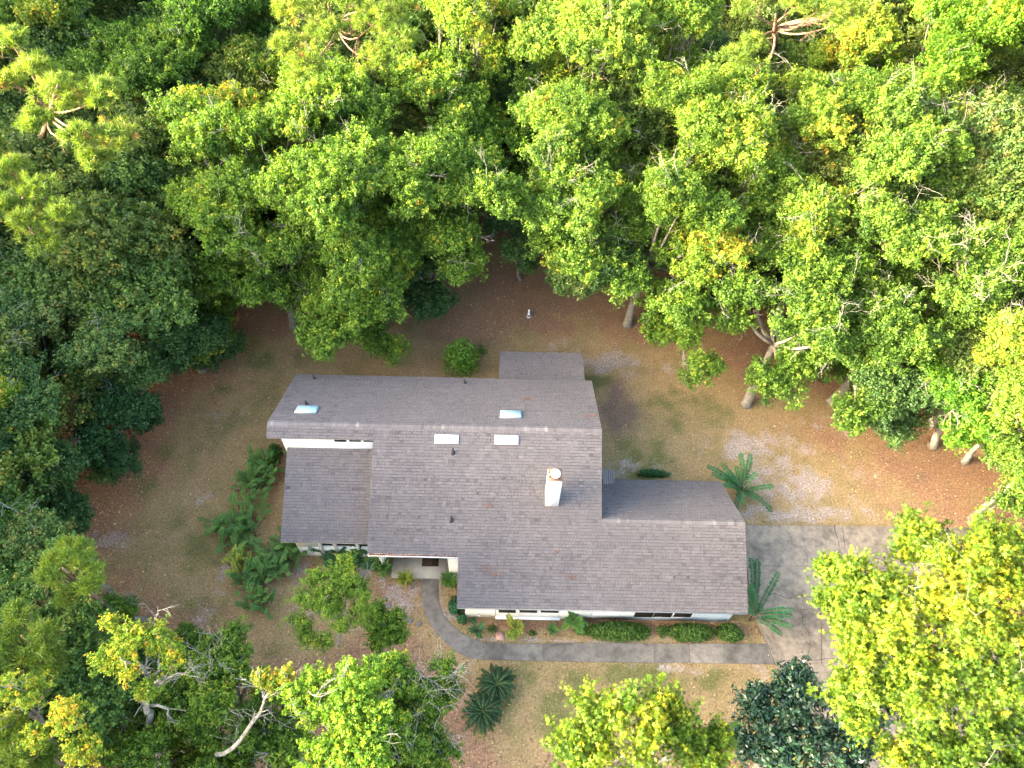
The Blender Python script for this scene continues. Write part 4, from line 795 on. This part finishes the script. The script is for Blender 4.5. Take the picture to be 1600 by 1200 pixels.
('b','small half bare tree with white branching trunk before the left wing',520,945,72,7,dict(vb=.48,twigs=2,pale=True,stems=[([(527,1008,.2),(530,988,2),(534,968,3.5),(537,948,5),(548,922,6),(565,905,6.6)],.11),([(533,970,3.4),(512,955,4.6),(488,956,5.2),(463,971,5)],.06),([(532,975,3.2),(510,940,5.5),(507,920,6.3)],.05),([(530,985,2.2),(560,984,3),(590,984,3.3)],.03)],dens=.95,leaf=.08,group=G3,base=(527,1010),lobes=[(520,910,34,.3),(488,935,27,0),(560,925,27,0),(470,972,20,-.3),(565,962,24,-.3),(525,945,20,-.6),(505,1000,14,-.6),(545,880,16,.3),(478,995,12,-.5),(515,950,20,.1),(540,905,18,.4),(495,900,14,.2),(535,975,14,0)])),
('b','low green crown touching the small half bare tree on its right',605,985,38,4,dict(vb=.38,group=G3)),
('b','bottom edge crown right of the large vivid green one',640,1185,68,9,dict(vb=.42,twigs=14,group=G3)),
('b','low crown at the bottom edge left of centre behind the white limb',450,1160,60,5,dict(vb=.42,twigs=20,group=G3)),
('g','star leaved yellow and green tree at the centre of the bottom edge',985,1150,125,11,dict(vb=.45,yel=[(1010,1110,40,.32),(975,1165,30,.3),(1050,1110,20,.3)],twigs=4,group=G3,lobes=[(930,1110,38,0),(900,1160,42,-.3),(1000,1110,44,.4),(1050,1120,34,.1),(1000,1165,50,.3),(1075,1160,30,-.5),(1120,1155,26,-.8),(1100,1190,34,-.7),(930,1190,44,0)])),
('m','dark glossy magnolia at the bottom right of centre',1250,1140,110,6,dict(vb=.5,group=G3,lobes=[(1180,1100,34,0),(1230,1080,30,.2),(1250,1060,18,.3),(1200,1150,46,0),(1270,1120,48,.3),(1330,1150,52,.2),(1160,1160,28,-.4),(1240,1185,50,.2),(1300,1180,50,.2),(1360,1100,40,0)],dens=.9)),
('g','huge yellow sunlit star leaved tree overhanging the driveway at the lower right',1450,980,190,14,dict(vb=.46,dens=1.25,yel=[(1540,900,80,.26),(1490,960,70,.2),(1385,970,40,.2),(1390,1040,30,.22),(1330,910,30,.15)],twigs=10,group=G3,base=(1480,1060),trunk_r=.3,
  lobes=[(1300,890,18,-.5),(1335,905,36,.2),(1300,945,28,-.4),(1345,950,42,0),(1385,940,44,.3),(1430,835,30,.6),(1415,860,24,.3),(1455,850,28,.6),(1480,880,36,.8),(1540,840,34,1),(1580,860,34,1),(1530,890,50,1.2),(1590,920,48,1),(1470,930,50,.8),(1520,970,60,1),(1590,1000,54,.6),(1410,1000,50,.4),(1345,1010,34,-.2),(1360,1060,44,-.2),(1420,1070,52,0),(1490,1050,56,.2),(1320,1080,30,-.6),(1340,1115,28,-.8),(1560,1070,52,.2),(1400,925,30,0),(1330,980,22,-.4)])),
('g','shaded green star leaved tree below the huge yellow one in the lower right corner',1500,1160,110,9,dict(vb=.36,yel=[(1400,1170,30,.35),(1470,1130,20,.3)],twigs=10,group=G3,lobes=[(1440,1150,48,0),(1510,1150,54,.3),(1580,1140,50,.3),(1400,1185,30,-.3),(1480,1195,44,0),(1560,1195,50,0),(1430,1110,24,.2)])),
('b','shrubby green sapling at the lawn edge below the small round pine',180,960,30,4,dict(vb=.42,twigs=6,group=G3)),
('b','low green sapling at the lawn edge right of the yellow lit tree',300,1005,26,4,dict(vb=.38,group=G3)),
]
import time as _t; t0=_t.time()
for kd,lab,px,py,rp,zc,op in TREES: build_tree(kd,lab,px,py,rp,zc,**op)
print('named trees',STAT,_t.time()-t0)
# pale leaning trunks by the driveway end
# understory and more forest: shared meshes, individual copies
PX=[at(t[2],t[3],0)[:2] for t in TREES]; BASES=[np.array(o.location[:2]) for o in D.objects if o.type=='EMPTY' and o.get('category')=='tree']
r=np.random.default_rng(99)
protos=[build_tree('u','low dark understory tree in the shade under the taller crowns',-400-i*150,-400,60+8*i,6+i*.6,hz=.8,vb=.45+.06*i,dens=.9,twigs=4,seed=500+i,leaf=.17,nl=20,group='understory trees in the forest shade') for i in range(3)]
talls=[build_tree('b','tall leafy tree of the surrounding forest outside the lawn',-800-i*150,-400,105,15+i,hz=.6,vb=.44,dens=.9,twigs=8,seed=600+i,leaf=.2,group='forest trees beyond the near rows') for i in range(3)]
for t in protos+talls:
    t.location=(0,0,0)
print(STAT)
def ok(p,mind,L): return all((p[0]-q[0])**2+(p[1]-q[1])**2>mind*mind for q in L)
def vis(p,z):
    d=np.array([p[0],p[1],z])-CAM; Zc=d@F; return (800+FPX*(d@RC)/Zc,600-FPX*(d@UC)/Zc) if Zc>1 else (9e9,9e9)
US=[];used=0
for i in range(9000):
    p=(r.uniform(-50,52),r.uniform(-2,80)); dst=float(polydist(np.array([p[0]]),np.array([p[1]]),CW)[0])
    if dst>(-2.2 if p[1]>24 or p[0]<0 else -.9): continue
    if p[1]<13 and p[0]>-17: continue
    if not ok(p,3.3 if p[1]<38 else 4.3,US): continue
    u_,v_=vis(p,6)
    if not(-140<u_<1740 and -110<v_<1330): continue
    US.append(p)
pos=['left','right']
def zone(p):
    u_,v_=vis(p,6); return ('behind the house at the top of the picture' if v_<300 else 'on the left side' if u_<500 else 'on the right side' if u_>1100 else 'at the edge of the back lawn')
first=[True]*3
ORD='first second third fourth fifth sixth seventh eighth ninth tenth eleventh twelfth'.split()+['%dth'%i for i in range(13,60)]
UV=[vis(p,6) for p in US]; ROWS={}
for j_,(u_,v_) in enumerate(UV): ROWS.setdefault(int((v_+110)//75),[]).append((u_,j_))
RK={}
for a_,row in enumerate(sorted(ROWS)):
    for b_,(u_,j_) in enumerate(sorted(ROWS[row])): RK[j_]=(a_,b_)
for j,p in enumerate(US):
    i=int(r.integers(3)); dst=-float(polydist(np.array([p[0]]),np.array([p[1]]),CW)[0]); s=r.uniform(.75,1.25)*min(1,.5+dst*.13); zn=zone(p); lab={'behind the house at the top of the picture':'dark understory tree glimpsed between tall crowns in the upper forest','on the left side':'dark understory tree glimpsed between crowns of the left woods','on the right side':'dark understory tree glimpsed between crowns of the right woods','at the edge of the back lawn':'dark understory tree in the shade along the edge of the back lawn'}[zn]
    gp='understory trees '+zn; lab='dark low understory tree, '+ORD[RK[j][1]]+' from the left in the '+ORD[RK[j][0]]+' row from the top'; tn=r.uniform(.8,1.25); tn=r.uniform(.9,1.5); tint=(tn*r.uniform(1.0,1.5),tn,tn*r.uniform(.6,.85))
    if first[i]: T=protos[i]; T.location=(*p,0); T['label']=lab; T['group']=gp; first[i]=False
    else: clone(protos[i],(*p,0),r.uniform(0,6.28),s,lab,gp,tint)
TS=[];first=[True]*3
for i in range(9000):
    p=(r.uniform(-95,75),r.uniform(-25,120))
    u_,v_=vis(p,13); inside=-190<u_<1790 and -70<v_<1420
    if polydist(np.array([p[0]]),np.array([p[1]]),CW)[0]>-5: continue
    if inside or not ok(p,7.6 if p[0]>-30 else 6.4,TS) or not ok(p,5,BASES): continue  # unseen trees, set closer at left to keep low sun off the yard
    if p[1]<22 and p[0]>-38: continue
    TS.append(p)
for j,p in enumerate(TS):
    i=int(r.integers(3)); s=r.uniform(.85,1.3) if p[0]>-30 else r.uniform(.9,1.12); tn=r.uniform(.85,1.2); u_,v_=vis(p,13)
    side='left' if u_<0 else 'right' if u_>1600 else 'far' if v_<0 else 'near'
    lab={'left':'tall forest tree standing beyond the left side of the picture','right':'tall forest tree standing beyond the right side of the picture','far':'tall forest tree standing beyond the upper edge of the picture','near':'tall forest tree standing below the lower edge of the picture'}[side]; gp='forest trees on the '+side+' side'
    if first[i]: T=talls[i]; T.location=(*p,0); T['label']=lab; T['group']=gp; first[i]=False
    else: clone(talls[i],(*p,0),r.uniform(0,6.28),s,lab,gp,(tn*r.uniform(.9,1.2),tn,tn))
print('understory',len(US),'tall',len(TS))
